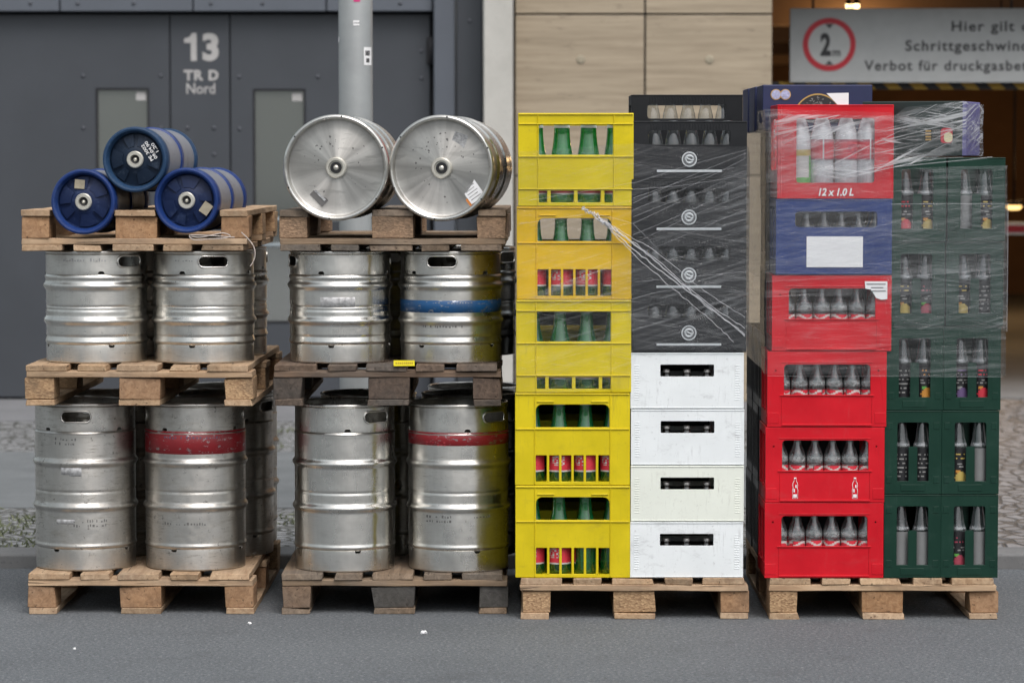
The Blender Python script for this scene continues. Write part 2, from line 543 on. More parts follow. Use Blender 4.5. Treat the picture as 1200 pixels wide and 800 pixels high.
def m_concrete(name, a, b, s=2.0):
    t = NT(name)
    v = t.coords(rnd=False)
    n = t.noise(v, s, 6, 0.65)
    n2 = t.noise(v, 60, 4, 0.6)
    c = t.mix(t.ramp(n, 0.3, 0.7), a, b)
    c = t.mix(t.ramp(n2, 0.6, 0.7, 0, 0.5), c, tuple(x * 0.5 for x in a))
    t.set(Base_Color=c, Roughness=0.85, Normal=t.bump(n2, 0.25, 0.004))
    return t.m


def m_travertine():
    t = NT('travertine')
    v = t.coords((1, 1, 9), rnd=True)
    n = t.noise(t.coords((1, 1, 22)), 1.6, 7, 0.68, 0.35)
    n2 = t.noise(t.coords((3, 3, 26)), 2.4, 5, 0.6)
    big = t.noise(t.coords((1, 1, 2)), 1.3, 4)
    c = t.mix(t.ramp(n, 0.3, 0.7), (0.25, 0.20, 0.138), (0.44, 0.365, 0.265))
    c = t.mix(t.ramp(big, 0.4, 0.7, 0, 0.5), c, (0.33, 0.275, 0.195))
    pit = t.math('MULTIPLY', t.ramp(n2, 0.62, 0.70), t.ramp(big, 0.4, 0.6, 0.1, 1))
    c = t.mix(t.math('MULTIPLY', pit, 0.75), c, (0.10, 0.075, 0.055))
    t.set(Base_Color=c, Roughness=0.7, Normal=t.bump(pit, -0.4, 0.01))
    return t.m


def m_head():
    t = NT('stainless_steel_head')
    v = t.coords(rnd=False)
    gr = t.new('ShaderNodeTexGradient', gradient_type='RADIAL')
    t.link(v, gr.inputs[0])
    le = t.new('ShaderNodeVectorMath', operation='LENGTH')
    t.link(v, le.inputs[0])
    oi = t.new('ShaderNodeObjectInfo')
    cx = t.new('ShaderNodeCombineXYZ')
    t.link(t.math('MULTIPLY', gr.outputs['Fac'], 9.0), cx.inputs[0])
    t.link(t.math('MULTIPLY', le.outputs['Value'], 2.0), cx.inputs[1])
    t.link(t.math('MULTIPLY', oi.outputs['Random'], 50.0), cx.inputs[2])
    rad = t.noise(cx.outputs[0], 1.0, 4, 0.6)
    big = t.noise(t.coords(), 9, 5, 0.6)
    fl = t.ramp(t.noise(t.coords(), 60, 6, 0.7), 0.68, 0.72, 0, 0.7)
    c = t.mix(t.ramp(rad, 0.36, 0.64), (0.40, 0.385, 0.36), (0.70, 0.68, 0.64))  # radial highlight streaks put into the steel colour
    c = t.mix(t.ramp(big, 0.5, 0.62, 0, 0.45), c, (0.44, 0.43, 0.41))
    drip = t.ramp(t.noise(t.coords((3, 16, 3), (0, 0, 0.5)), 2.2, 3, 0.5, 0.4), 0.60, 0.63, 0, 0.4)
    c = t.mix(drip, c, (0.34, 0.33, 0.31))
    c = t.mix(fl, c, (0.08, 0.075, 0.07))
    t.set(Base_Color=c, Metallic=t.math('SUBTRACT', 0.95, fl), Roughness=t.ramp(rad, 0.3, 0.7, 0.34, 0.5), Anisotropic=0.7, Anisotropic_Rotation=0.25,
          Normal=t.bump(t.math('ADD', big, rad), 0.12, 0.01))
    tg = t.new('ShaderNodeTangent', direction_type='RADIAL', axis='Z')
    t.link(tg.outputs[0], t.b.inputs['Tangent'])
    return t.m


M['steel_head'] = m_head()
M['asphalt'] = m_asphalt()
M['path'] = m_path()
M['cobble'] = m_cobble('cobblestone', (0.20, 0.205, 0.21), (0.33, 0.335, 0.34), (0.06, 0.062, 0.05), 13, 13)
M['cobble_drive'] = m_cobble('drive_cobblestone', (0.16, 0.165, 0.175), (0.28, 0.285, 0.30), (0.07, 0.07, 0.07), 12, 7, 0.5)
M['kerb'] = m_concrete('kerb_stone', (0.12, 0.122, 0.124), (0.20, 0.20, 0.198))
M['concrete'] = m_concrete('pale_concrete', (0.15, 0.153, 0.16), (0.20, 0.203, 0.21))
M['garage_floor'] = m_concrete('garage_concrete', (0.15, 0.15, 0.15), (0.21, 0.21, 0.205))
M['stone_pale'] = m_concrete('pale_pillar_stone', (0.43, 0.42, 0.385), (0.54, 0.53, 0.49), 3)
M['travertine'] = m_travertine()
M['opposite'] = m_concrete('opposite_render', (0.66, 0.64, 0.59), (0.76, 0.74, 0.69), 0.6)


def m_pane():
    t = NT('window_pane')
    t.set(Base_Color=(0.42, 0.43, 0.40), Roughness=0.07, Metallic=0.85)
    t.b.inputs['Specular IOR Level'].default_value = 1.0
    t.b.inputs['Coat Weight'].default_value = 1.0
    t.b.inputs['Coat IOR'].default_value = 2.2
    return t.m


M['pane'] = m_pane()


def m_thread():
    t = NT('film_thread')
    t.set(Base_Color=(0.72, 0.73, 0.76), Roughness=0.3, Alpha=0.13)
    return t.m


M['thread'] = m_thread()
M['thread_dense'] = m_thread()
M['thread_dense'].node_tree.nodes['Principled BSDF'].inputs['Alpha'].default_value = 0.38


def m_grass():
    t = NT('grass_blades')
    n = t.noise(t.coords(rnd=False), 25, 3)
    t.set(Base_Color=t.mix(t.ramp(n, 0.3, 0.7), (0.08, 0.10, 0.045), (0.17, 0.19, 0.10)), Roughness=0.6)
    return t.m


M['grass'] = m_grass()

# ------------------------------------------------------------------ mesh helpers


def raw(name, me, mat, parent=None):
    o = bpy.data.objects.new(name, me)
    col.objects.link(o)
    if mat is not None:
        for m in (mat if isinstance(mat, (list, tuple)) else [mat]):
            me.materials.append(M[m] if isinstance(m, str) else m)
    if parent is not None:
        o.parent = parent
    return o


def bake(o):
    dg = bpy.context.evaluated_depsgraph_get()
    me = bpy.data.meshes.new_from_object(o.evaluated_get(dg))
    old = o.data
    o.modifiers.clear()
    o.data = me
    me.name = o.name
    if old.users == 0:
        bpy.data.meshes.remove(old)
    return o


def obj(name, bm, mat, parent=None, smooth=None, bevel=0.0, seg=2):
    me = bpy.data.meshes.new(name)
    bmesh.ops.recalc_face_normals(bm, faces=bm.faces)
    bm.to_mesh(me)
    bm.free()
    o = raw(name, me, mat, parent)
    if bevel:
        for p in o.data.polygons:
            p.use_smooth = True
        o.data.set_sharp_from_angle(angle=R(40))
        m = o.modifiers.new('bevel', 'BEVEL')
        m.harden_normals = True
        m.width = bevel
        m.segments = seg
        m.limit_method = 'ANGLE'
        m.angle_limit = R(40)
        bake(o)
        smooth = None
    if smooth:
        for p in o.data.polygons:
            p.use_smooth = True
        o.data.set_sharp_from_angle(angle=R(smooth))
    return o


def tag(o, label=None, cat=None, group=None, kind=None):
    if label:
        o['label'] = label
    if cat:
        o['category'] = cat
    if group:
        o['group'] = group
    if kind:
        o['kind'] = kind
    return o


def thing(name, loc=(0, 0, 0), rot=(0, 0, 0), label=None, cat=None, group=None):
    o = bpy.data.objects.new(name, None)
    o.empty_display_size = 0.1
    col.objects.link(o)
    o.location = loc
    o.rotation_euler = rot
    return tag(o, label, cat, group)


def copy_tree(o, parent=None):
    c = o.copy()
    col.objects.link(c)
    c.parent = parent
    for ch in list(o.children):
        copy_tree(ch, c)
    return c


def box(bm, x0, x1, y0, y1, z0, z1, mi=0):
    r = bmesh.ops.create_cube(bm, size=1)
    vs = r['verts']
    for v in vs:
        v.co = Vector(((x0 + x1) / 2 + v.co.x * (x1 - x0), (y0 + y1) / 2 + v.co.y * (y1 - y0), (z0 + z1) / 2 + v.co.z * (z1 - z0)))
    if mi:
        for f in {f for v in vs for f in v.link_faces}:
            f.material_index = mi
    return vs


def lathe(bm, prof, seg=48, mi=0, closed=False, a0=0.0, a1=2 * PI):
    full = abs(a1 - a0 - 2 * PI) < 1e-6
    na = seg if full else seg + 1
    rings = []
    for r, z in prof:
        if r < 1e-6:
            rings.append([bm.verts.new((0, 0, z))])
        else:
            rings.append([bm.verts.new((r * math.cos(a0 + (a1 - a0) * k / seg), r * math.sin(a0 + (a1 - a0) * k / seg), z)) for k in range(na)])
    pairs = list(zip(rings[:-1], rings[1:]))
    if closed:
        pairs.append((rings[-1], rings[0]))
    for A, B in pairs:
        for k in range(seg):
            k2 = (k + 1) % na
            if len(A) == 1 and len(B) == 1:
                continue
            if len(A) == 1:
                f = bm.faces.new((A[0], B[k], B[k2]))
            elif len(B) == 1:
                f = bm.faces.new((A[k], A[k2], B[0]))
            else:
                f = bm.faces.new((A[k], A[k2], B[k2], B[k]))
            f.material_index = mi
            f.smooth = True


def tube(bm, pts, rad, seg=8, closed=False, mi=0):
    pts = [Vector(p) for p in pts]
    n = len(pts)
    rads = rad if isinstance(rad, (list, tuple)) else [rad] * n
    rings = []
    for i, p in enumerate(pts):
        a = pts[(i - 1) % n] if (closed or i > 0) else p
        b = pts[(i + 1) % n] if (closed or i < n - 1) else p
        d = (b - a)
        if d.length < 1e-9:
            d = Vector((0, 0, 1))
        d.normalize()
        up = Vector((0, 0, 1)) if abs(d.z) < 0.9 else Vector((0, 1, 0))
        u = d.cross(up).normalized()
        w = d.cross(u)
        rings.append([bm.verts.new(p + (u * math.cos(2 * PI * k / seg) + w * math.sin(2 * PI * k / seg)) * rads[i]) for k in range(seg)])
    for i in range(n if closed else n - 1):
        A, B = rings[i], rings[(i + 1) % n]
        for k in range(seg):
            f = bm.faces.new((A[k], A[(k + 1) % seg], B[(k + 1) % seg], B[k]))
            f.smooth = True
            f.material_index = mi
    if not closed:
        bm.faces.new(rings[0])
        bm.faces.new(list(reversed(rings[-1])))


def disc(bm, cx, cz, r, y, seg=24, r_in=0.0, mi=0, t=0.001):
    """thin round plate (or ring) facing -Y"""
    def ring(rad, yy):
        return [bm.verts.new((cx + rad * math.cos(2 * PI * k / seg), yy, cz + rad * math.sin(2 * PI * k / seg))) for k in range(seg)]
    o1, o2 = ring(r, y), ring(r, y - t)
    if r_in > 0:
        i1, i2 = ring(r_in, y), ring(r_in, y - t)
        for k in range(seg):
            j = (k + 1) % seg
            for q in ((o1[k], o1[j], o2[j], o2[k]), (o2[k], o2[j], i2[j], i2[k]), (i2[k], i2[j], i1[j], i1[k]), (i1[k], i1[j], o1[j], o1[k])):
                bm.faces.new(q).material_index = mi
    else:
        bm.faces.new(o2).material_index = mi
        bm.faces.new(o1).material_index = mi
        for k in range(seg):
            j = (k + 1) % seg
            bm.faces.new((o1[k], o1[j], o2[j], o2[k])).material_index = mi


def rrect(x0, x1, z0, z1, r=0.0, n=4, top_only=False):
    """rounded rectangle outline, counter-clockwise"""
    pts = []
    for cx, cz, a, top in ((x1, z0, -PI / 2, 0), (x1, z1, 0, 1), (x0, z1, PI / 2, 1), (x0, z0, PI, 0)):
        rr = r if (top or not top_only) else 0.0
        if rr <= 0:
            pts.append((cx, cz))
            continue
        ox = cx - rr if cx == x1 else cx + rr
        oz = cz - rr if cz == z1 else cz + rr
        for k in range(n + 1):
            b = a + PI / 2 * k / n
            pts.append((ox + rr * math.cos(b), oz + rr * math.sin(b)))
    return pts


def panel_bm(outer, holes, t):
    """upright panel in XZ, front at y=0, thickness t towards +y, with holes"""
    bm = bmesh.new()
    es = []
    for loop in [outer] + list(holes):
        vs = [bm.verts.new((x, 0, z)) for x, z in loop]
        for i in range(len(vs)):
            es.append(bm.edges.new((vs[i], vs[(i + 1) % len(vs)])))
    bmesh.ops.triangle_fill(bm, edges=es, use_beauty=True, use_dissolve=False, normal=(0, -1, 0))
    bmesh.ops.recalc_face_normals(bm, faces=bm.faces)
    faces = list(bm.faces)
    if faces and faces[0].normal.y > 0:
        bmesh.ops.reverse_faces(bm, faces=faces)
    vmap = {}
    for v in list(bm.verts):
        vmap[v] = bm.verts.new(v.co + Vector((0, t, 0)))
    bnd = [e for e in bm.edges if e.is_boundary]
    for f in faces:
        bm.faces.new([vmap[v] for v in reversed(f.verts)])
    for e in bnd:
        a, b = e.verts
        bm.faces.new((a, b, vmap[b], vmap[a]))
    return bm


def merge(bm, other):
    me = bpy.data.meshes.new('tmp')
    other.to_mesh(me)
    other.free()
    bm.from_mesh(me)
    bpy.data.meshes.remove(me)


def text_bm(body, height, width=None, bold=0.0, spacing=1.0, shear=0.0, ref='H', depth=0.0015):
    """flat lettering standing upright in XZ, left baseline at origin, facing -Y"""
    cu = bpy.data.curves.new('lettering', 'FONT')
    cu.body = body
    cu.size = 1
    cu.offset = bold
    cu.space_character = spacing
    cu.shear = shear
    cu.extrude = 0.002
    cu.resolution_u = 4
    o = bpy.data.objects.new('lettering_tmp', cu)
    col.objects.link(o)
    dg = bpy.context.evaluated_depsgraph_get()
    me = bpy.data.meshes.new_from_object(o.evaluated_get(dg))
    bpy.data.objects.remove(o)
    bpy.data.curves.remove(cu)
    bm = bmesh.new()
    bm.from_mesh(me)
    bpy.data.meshes.remove(me)
    xs = [v.co.x for v in bm.verts]
    cap = 0.69 + 2 * bold
    s = height / cap
    w = (max(xs) - min(xs)) * s
    sx = s * (width / w if width else 1)
    x0 = min(xs)
    for v in bm.verts:
        v.co = Vector(((v.co.x - x0) * sx, -depth if v.co.z > 0 else 0.0, (v.co.y + bold) * s))
    return bm


def move(bm, x=0, y=0, z=0):
    bmesh.ops.translate(bm, verts=bm.verts, vec=(x, y, z))
    return bm


ORD = ['', 'first', 'second', 'third', 'fourth', 'fifth', 'sixth', 'seventh', 'eighth', 'ninth']

# ------------------------------------------------------------------ the setting
YW = 20.6                       # grey facade plane
ZP = 0.045                      # pavement level


def struct(name, bm, mat):
    return tag(obj(name, bm, mat), kind='structure')


bm = bmesh.new()
bmesh.ops.create_grid(bm, x_segments=2, y_segments=2, size=300)
struct('road', bm, 'asphalt')
XD = ax(905, YW)                # garage drive starts here
bm = bmesh.new()
rk = random.Random(3)
x = -9.0
while x < 12:
    L = rk.uniform(0.85, 1.1)
    box(bm, x, x + L - 0.012, 12.45 + rk.uniform(-.006, .006), 12.68, -0.05, ZP + 0.012 + rk.uniform(-.004, .004))
    x += L
tag(obj('kerb', bm, 'kerb', bevel=0.012), kind='structure')


def slab(name, x0, x1, y0, y1, z, mat):
    b = bmesh.new()
    box(b, x0, x1, y0, y1, -0.05, z)
    return struct(name, b, mat)


slab('cobble_strip', -9, XD - 0.004, 12.685, 14.2, ZP, 'cobble')
slab('footpath', -9, XD - 0.004, 14.204, 16.9, ZP + 0.004, 'path')
slab('cobble_strip', -9, XD - 0.004, 16.904, 18.9, ZP, 'cobble')
slab('pale_pavement', -9, XD - 0.004, 18.904, YW + 0.3, ZP + 0.004, 'concrete')
slab('driveway', XD, 12, 12.685, YW + 0.5, ZP, 'cobble_drive')
# weeds growing in the joints of the cobbles
bm = bmesh.new()
rg = random.Random(11)
for k in range(520):
    gx = rg.uniform(-2.6, -0.7) if k % 4 else rg.uniform(-2.6, 4.4)
    gy = rg.choice((rg.uniform(12.72, 14.15), rg.uniform(12.9, 13.9), rg.uniform(16.95, 18.7)))
    if gx > XD - 0.1 or mnoise.noise(Vector((gx * 2.1, gy * 2.1, 3))) < -0.02:
        continue
    for j in range(rg.randint(5, 11)):
        a = rg.uniform(0, 2 * PI)
        h = rg.uniform(0.008, 0.030)
        bx, by = gx + rg.gauss(0, .025), gy + rg.gauss(0, .025)
        dx, dy = math.cos(a) * .004, math.sin(a) * .004
        lx, ly = rg.gauss(0, .018), rg.gauss(0, .018)
        v = [bm.verts.new((bx - dx, by - dy, ZP)), bm.verts.new((bx + dx, by + dy, ZP)), bm.verts.new((bx + dx * .6 + lx * .5, by + dy * .6 + ly * .5, ZP + h * .7)), bm.verts.new((bx + lx, by + ly, ZP + h))]
        bm.faces.new((v[0], v[1], v[2]))
        bm.faces.new((v[0], v[2], v[3]))
tag(obj('grass', bm, 'grass'), kind='stuff')

# ---- grey metal facade with its doors
fac = thing('metal_facade', (ax(250, YW), YW, ZP), label='dark grey metal building front with doors, numbered 13, behind the kegs', cat='building')
FX, FZ = fac.location.x, fac.location.z


def fx(px):
    return ax(px, YW) - FX


def fz(py):
    return az(py, YW) - FZ


ZT = fz(15)
lft, rgt = fx(113) - 3.4, fx(508)
bm = bmesh.new()
box(bm, lft, rgt, 0.05, 0.30, 0, 7.0)
obj('backing_wall', bm, 'facade_dark', fac)
wins = [(113, 175, 104, 345), (297, 358, 105, 378)]


def plate(name, x0, x1, hole=None, mat='facade', z1=None):
    hl = []
    if hole:
        hl = [rrect(fx(hole[0]), fx(hole[1]), fz(hole[3]), fz(hole[2]))]
    b = panel_bm(rrect(x0, x1, 0.02, (z1 or ZT) - 0.012), hl, 0.045)
    return obj(name, b, mat, fac, bevel=0.004)


plate('door_leaf', lft, fx(200) - .004, wins[0])
plate('middle_panel', fx(200) + .004, fx(270) - .004)
plate('door_leaf', fx(270) + .004, fx(504), wins[1])
for (w0, w1, h0, h1) in wins:
    b = bmesh.new()
    x0, x1, z0, z1 = fx(w0), fx(w1), fz(h1), fz(h0)
    fw = 0.012
    for q in ((x0, x1, z0, z0 + fw), (x0, x1, z1 - fw, z1), (x0, x0 + fw, z0 + fw, z1 - fw), (x1 - fw, x1, z0 + fw, z1 - fw)):
        box(b, q[0] + .001, q[1] - .001, -0.006, 0.03, q[2] + .001, q[3] - .001)
    w = obj('window', b, 'facade_dark', fac)
    b = bmesh.new()
    box(b, x0 + fw, x1 - fw, 0.016, 0.024, z0 + fw, z1 - fw)
    obj('pane', b, 'pane', w)
    b = bmesh.new()
    box(b, x1 - .085, x1 - .02, 0.011, 0.0145, z1 - .075, z1 - .02)
    obj('window_sticker', b, 'lettering', w)
b = bmesh.new()
for zz in (fz(287), fz(257)):
    tube(b, [(fx(283), -0.07, zz), (fx(440), -0.07, zz)], 0.014, 10)
    for q in (290, 432):
        tube(b, [(fx(q), -0.07, zz), (fx(q), 0.0, zz)], 0.009, 8)
obj('push_bar', b, 'rail', fac)
# fascia of separate plates above the doors
edges = [lft, fx(74), fx(229), fx(384), fx(508)]
for i in range(len(edges) - 1):
    b = bmesh.new()
    box(b, edges[i] + .004, edges[i + 1] - .004, -0.10, 0.045, ZT + .004, ZT + 0.75)
    obj('fascia_panel', b, 'facade_light', fac, bevel=0.006)
    b = bmesh.new()
    box(b, edges[i] + .004, edges[i + 1] - .004, -0.06, 0.045, ZT + 0.758, 7.0)
    obj('upper_panel', b, 'facade', fac, bevel=0.006)
# side post of folded sheet
b = bmesh.new()
box(b, fx(509), fx(534), -0.16, 0.05, 0, 7.0)
obj('side_post', b, 'facade_light', fac, bevel=0.012)
b = bmesh.new()
box(b, fx(535), fx(566), -0.13, 0.05, 0, 7.0)
obj('side_post', b, 'facade', fac, bevel=0.012)
b = bmesh.new()
box(b, fx(500), fx(506), -0.03, 0.0, fz(75), fz(45))
tube(b, [(fx(505.5), -0.035, fz(76)), (fx(505.5), -0.035, fz(44))], 0.016, 10)
obj('hinge', b, 'facade_dark', fac)
for (bx, by) in ((98, 89), (189, 89), (98, 150), (189, 150), (281, 90), (373, 90), (281, 151), (220, 150), (251, 150), (251, 181), (250, 5), (95, 5),
                 (551, 26), (40, 5), (160, 5), (310, 5), (374, 151), (220, 181), (494, 60), (494, 92), (470, 5)):
    b = bmesh.new()
    yy = -0.10 if by < 15 else (-0.13 if bx > 540 else 0.0)
    lathe(b, [(0.0125, 0), (0.0125, 0.004), (0.008, 0.007), (0, 0.007)], 14)
    bmesh.ops.rotate(b, verts=b.verts, matrix=Matrix.Rotation(PI / 2, 3, 'X'))
    move(b, fx(bx), yy, fz(by))
    obj('bolt', b, 'bolt', fac)
H1 = fz(39) - fz(71.5)
one = [(.26, 0), (.47, 0), (.47, 1), (.30, 1), (.22, .86), (.02, .80), (.02, .65), (.26, .65)]
b = panel_bm([(fx(216) + u * H1, fz(71.5) + v * H1) for u, v in one], [], .0015)
move(b, 0, -.002, 0)
obj('number_print', b, 'lettering', fac)
for body, x0, x1, y0, y1, bold, nm in (('3', 238, 257, 39, 71.5, 0.045, 'number_print'), ('TR', 216, 239, 82, 94.5, 0.045, 'lettering_print'), ('D', 245, 256.5, 82, 94.5, 0.045, 'lettering_print'), ('Nord', 219, 252.5, 97.5, 110, 0.010, 'lettering_print')):
    b = text_bm(body, fz(y0) - fz(y1), fx(x1) - fx(x0), bold, 1.12 if body != 'Nord' else 1.0)
    move(b, fx(x0), -0.0005, fz(y1))
    obj(nm, b, 'lettering', fac)

# ---- pale pillar
pil = thing('stone_pillar', (ax(584, 20.2), 20.2, ZP), label='narrow pale stone pillar left of the travertine wall', cat='pillar')
b = bmesh.new()
hw = (ax(602, 20.2) - ax(567.5, 20.2)) / 2
box(b, -hw, hw, 0, 0.55, 0, 7.0)
obj('shaft', b, 'stone_pale', pil, bevel=0.008)

# ---- travertine wall
YT = 20.4
tw = thing('travertine_wall', (ax(752, YT), YT, ZP), label='beige travertine wall of large slabs behind the yellow and black crates', cat='wall')
TX, TZ = tw.location.x, tw.location.z
b = bmesh.new()
box(b, ax(602.5, YT) - TX, ax(904, YT) - TX, 0.04, 0.5, 0, 7)
obj('wall_core', b, 'facade_dark', tw)
colx = [ax(603, YT) - TX, ax(755.5, YT) - TX, ax(905, YT) - TX]
zj = az(17, YT) - TZ
rows = [0.01, zj - 1.03, zj, zj + 1.03, zj + 2.06, zj + 3.09]
rows = [zj + 1.03 * k for k in range(-3, 5) if zj + 1.03 * k > 0.2]
rows = [0.0] + rows
for i in range(2):
    for j in range(len(rows) - 1):
        b = bmesh.new()
        box(b, colx[i] + .006, colx[i + 1] - .006, 0.0, 0.0395, rows[j] + .006, rows[j + 1] - .006)
        obj('stone_slab', b, 'travertine', tw, bevel=0.004)
for (bx, by) in ((680.5, 70), (831, 70)):
    b = bmesh.new()
    lathe(b, [(0.028, 0), (0.028, 0.003), (0.02, 0.005), (0, 0.005)], 20)
    bmesh.ops.rotate(b, verts=b.verts, matrix=Matrix.Rotation(PI / 2, 3, 'X'))
    move(b, ax(bx, YT) - TX, -0.0005, az(by, YT) - TZ)
    obj('anchor_plug', b, 'kraft', tw)

# ---- garage entrance
gar = thing('garage_entrance', (ax(1100, YW), YW, 0.05), label='dark brown garage entrance behind the red and green crates', cat='garage')
GX = gar.location.x
g0, g1 = ax(906, YW) - GX, 8.5
b = bmesh.new()
box(b, g0 - 1.5, g1, 0.1, 16, -0.06, 0.003)
obj('floor', b, 'garage_floor', gar)
b = bmesh.new()
box(b, g0 - 1.5, g1, 0.6, 16, 2.85, 3.05)
obj('ceiling', b, 'garage_ceiling', gar)
b = bmesh.new()
box(b, g0 - 1.5, g1, 16.0, 16.2, 0.0, 3.0)
obj('back_wall', b, 'garage_wall', gar)
for xx in (g0 - 1.7, g1):
    b = bmesh.new()
    box(b, xx, xx + .2, 0.55, 16, 0, 3.0)
    obj('side_wall', b, 'garage_wall', gar)
b = bmesh.new()
box(b, g0, g1 + .2, -0.2, 0.58, 2.66, 7.0)
obj('lintel', b, 'garage_wall', gar)
for k in range(4):
    b = bmesh.new()
    box(b, g0 - 1.5, g1, 3 + 3.4 * k, 3.35 + 3.4 * k, 2.55, 2.849)
    obj('ceiling_beam', b, 'garage_ceiling', gar)

# ---- sign hanging in the entrance
YS = 20.78
sg = thing('clearance_sign', (ax(925, YS), YS, az(97, YS)), label='long grey sign with red ringed 2 m limit hanging in the garage entrance', cat='sign')
SX, SZ = sg.location.x, sg.location.z


def sx_(px):
    return ax(px, YS) - SX


def sz_(py):
    return az(py, YS) - SZ


b = bmesh.new()
box(b, 0, sx_(1400), 0, 0.03, 0, sz_(10))
obj('sign_board', b, 'sign_board', sg, bevel=0.004)
b = bmesh.new()
cx, cz, rr = sx_(971), sz_(52.5), sx_(1002) - sx_(971)
disc(b, cx, cz, rr, -0.001, 48, rr * 0.79, 0, 0.002)
obj('red_ring', b, 'sign_red', sg)
b = bmesh.new()
disc(b, cx, cz, rr * 0.788, -0.001, 48, 0, 0, 0.0012)
obj('ring_field', b, 'sign_field', sg)
for s in (1, -1):
    b = bmesh.new()
    vs = [b.verts.new((cx + q * 0.028, -0.003, cz + s * (rr * 0.765))) for q in (-1, 1)] + [b.verts.new((cx, -0.003, cz + s * rr * 0.6))]
    b.faces.new(vs)
    vs2 = [b.verts.new(v.co + Vector((0, .0006, 0))) for v in vs]
    b.faces.new(vs2)
    obj('arrow_mark', b, 'ink', sg)
for body, x0, x1, y0, y1, bold in (('2', 960.5, 973, 39, 66, 0.045), ('m', 975, 984, 58.5, 66, 0.02)):
    b = text_bm(body, (sz_(y0) - sz_(y1)) * (1 if body != 'm' else 1.3), sx_(x1) - sx_(x0), bold)
    move(b, sx_(x0), -0.0028, sz_(y1))
    obj('limit_figure', b, 'ink', sg)
for body, x0, x1, y0, y1 in (('Hier gilt die', 1114, 1221, 25, 37), ('Schrittgeschwindigkeit', 1060, 1252, 47.5, 60), ('Verbot für druckgasbetriebene Kfz', 1012, 1297, 71, 83)):
    def span(tx):
        q = text_bm(tx, 1.0, None, 0.008, 1.15)
        w_ = max(v.co.x for v in q.verts)
        q.free()
        return w_
    k_ = (sx_(x1) - sx_(x0)) / span(body)
    words_ = body.split(' ')
    for i, wd in enumerate(words_):
        st_ = span(' '.join(words_[:i + 1])) - span(wd)
        b = text_bm(wd, sz_(y0) - sz_(y1), span(wd) * k_, 0.018, 1.15)
        move(b, sx_(x0) + st_ * k_, -0.0005, sz_(y1))
        obj('lettering_print', b, 'ink', sg)
for px in (952, 1184, 1390):
    b = bmesh.new()
    tube(b, [(sx_(px), 0.015, sz_(10)), (sx_(px), 0.015, 2.79 - SZ)], 0.008, 8)
    obj('hanger', b, 'facade_dark', sg)

# ---- striped warning bar under the sign
hb = thing('height_bar', (ax(905, 20.9), 20.9, az(105, 20.9)), label='black and yellow striped height bar under the garage sign', cat='height bar')
b = bmesh.new()
x = 0.0
k = 0
hh = az(96, 20.9) - az(105, 20.9)
while x < 2.8:
    w = 0.085
    vs = [b.verts.new(p) for p in ((x, 0, 0), (x + w, 0, 0), (x + w - .05, 0, hh), (x - .05, 0, hh))]
    ws = [b.verts.new(v.co + Vector((0, 0.05, 0))) for v in vs]
    fs = [b.faces.new(vs), b.faces.new(ws[::-1]), b.faces.new((vs[0], ws[0], ws[1], vs[1])), b.faces.new((vs[2], ws[2], ws[3], vs[3]))]
    for f in fs:
        f.material_index = k % 2
    x += w
    k += 1
obj('striped_beam', b, ['ink', 'hazard_yellow'], hb)
b = bmesh.new()
for q in (0.5, 1.5, 2.6):
    tube(b, [(q, 0.03, hh), (q, 0.03, 2.79 - hb.location.z)], 0.006, 6)
obj('hanger', b, 'facade_dark', hb)

# ---- garage lamps
b = bmesh.new()
YL = 23.0


def garage_lamp(px, py, Y, r, label, mat='lamp_small'):
    X, Z = at(px, py, Y)
    L = thing('ceiling_lamp', (X, Y, Z), label=label, cat='lamp', group='lamps in the garage')
    b = bmesh.new()
    lathe(b, [(0, -0.02), (r * 0.7, -0.018), (r, 0.0), (r, 0.015)], 20)
    obj('lamp_glass', b, mat, L)
    b = bmesh.new()
    lathe(b, [(r * 1.1, 0.015), (r * 1.1, 0.05), (0, 0.05)], 20)
    if Z < 2.8:
        tube(b, [(0, 0, 0.05), (0, 0, 2.9 - Z)], 0.01, 8)
    obj('lamp_housing', b, 'facade_dark', L)
    return L


garage_lamp(994.5, 8, 23, 0.020, 'pair lamp glowing above the sign, left one of the two')
garage_lamp(1003.5, 8, 23, 0.022, 'pair lamp glowing above the sign, right one of the two')
garage_lamp(1188, 243, 26, 0.065, 'large warm lamp glowing low inside the garage beside the green crates', 'lamp')
# warm light of those lamps, plus one added light deep inside without a fixture
for (px, py, Y, e) in ((1000, 14, 23.6, 22), (1187, 200, 26.5, 14), (1150, 60, 31.0, 70)):
    X, Z = at(px, py, Y)
    ld = bpy.data.lights.new('garage_light', 'POINT')
    ld.energy = e
    ld.color = (1, 0.62, 0.28)
    ld.shadow_soft_size = 0.15
    lo = bpy.data.objects.new('garage_light', ld)
    lo.location = (X, Y - 0.12, min(Z, 2.4))
    col.objects.link(lo)
# barrier
X, Z = at(1172, 268.5, 24.5)
ba = thing('barrier', (X, 24.5, 0.055), label='red and white barrier arm across the garage lane', cat='barrier')
b = bmesh.new()
box(b, 0, 3.0, -0.03, 0.03, Z - .1 + .0, Z - 0.0)
obj('barrier_arm', b, 'white_print', ba, bevel=0.01)
for k in range(4):
    b = bmesh.new()
    box(b, 0.03 + 0.75 * k, 0.33 + 0.75 * k, -0.034, -0.031, Z - .08, Z - .025)
    obj('red_stripe', b, 'sign_red', ba)
b = bmesh.new()
box(b, 2.9, 3.2, -0.15, 0.15, 0, Z + .1)
obj('barrier_post', b, 'facade_light', ba, bevel=0.02)

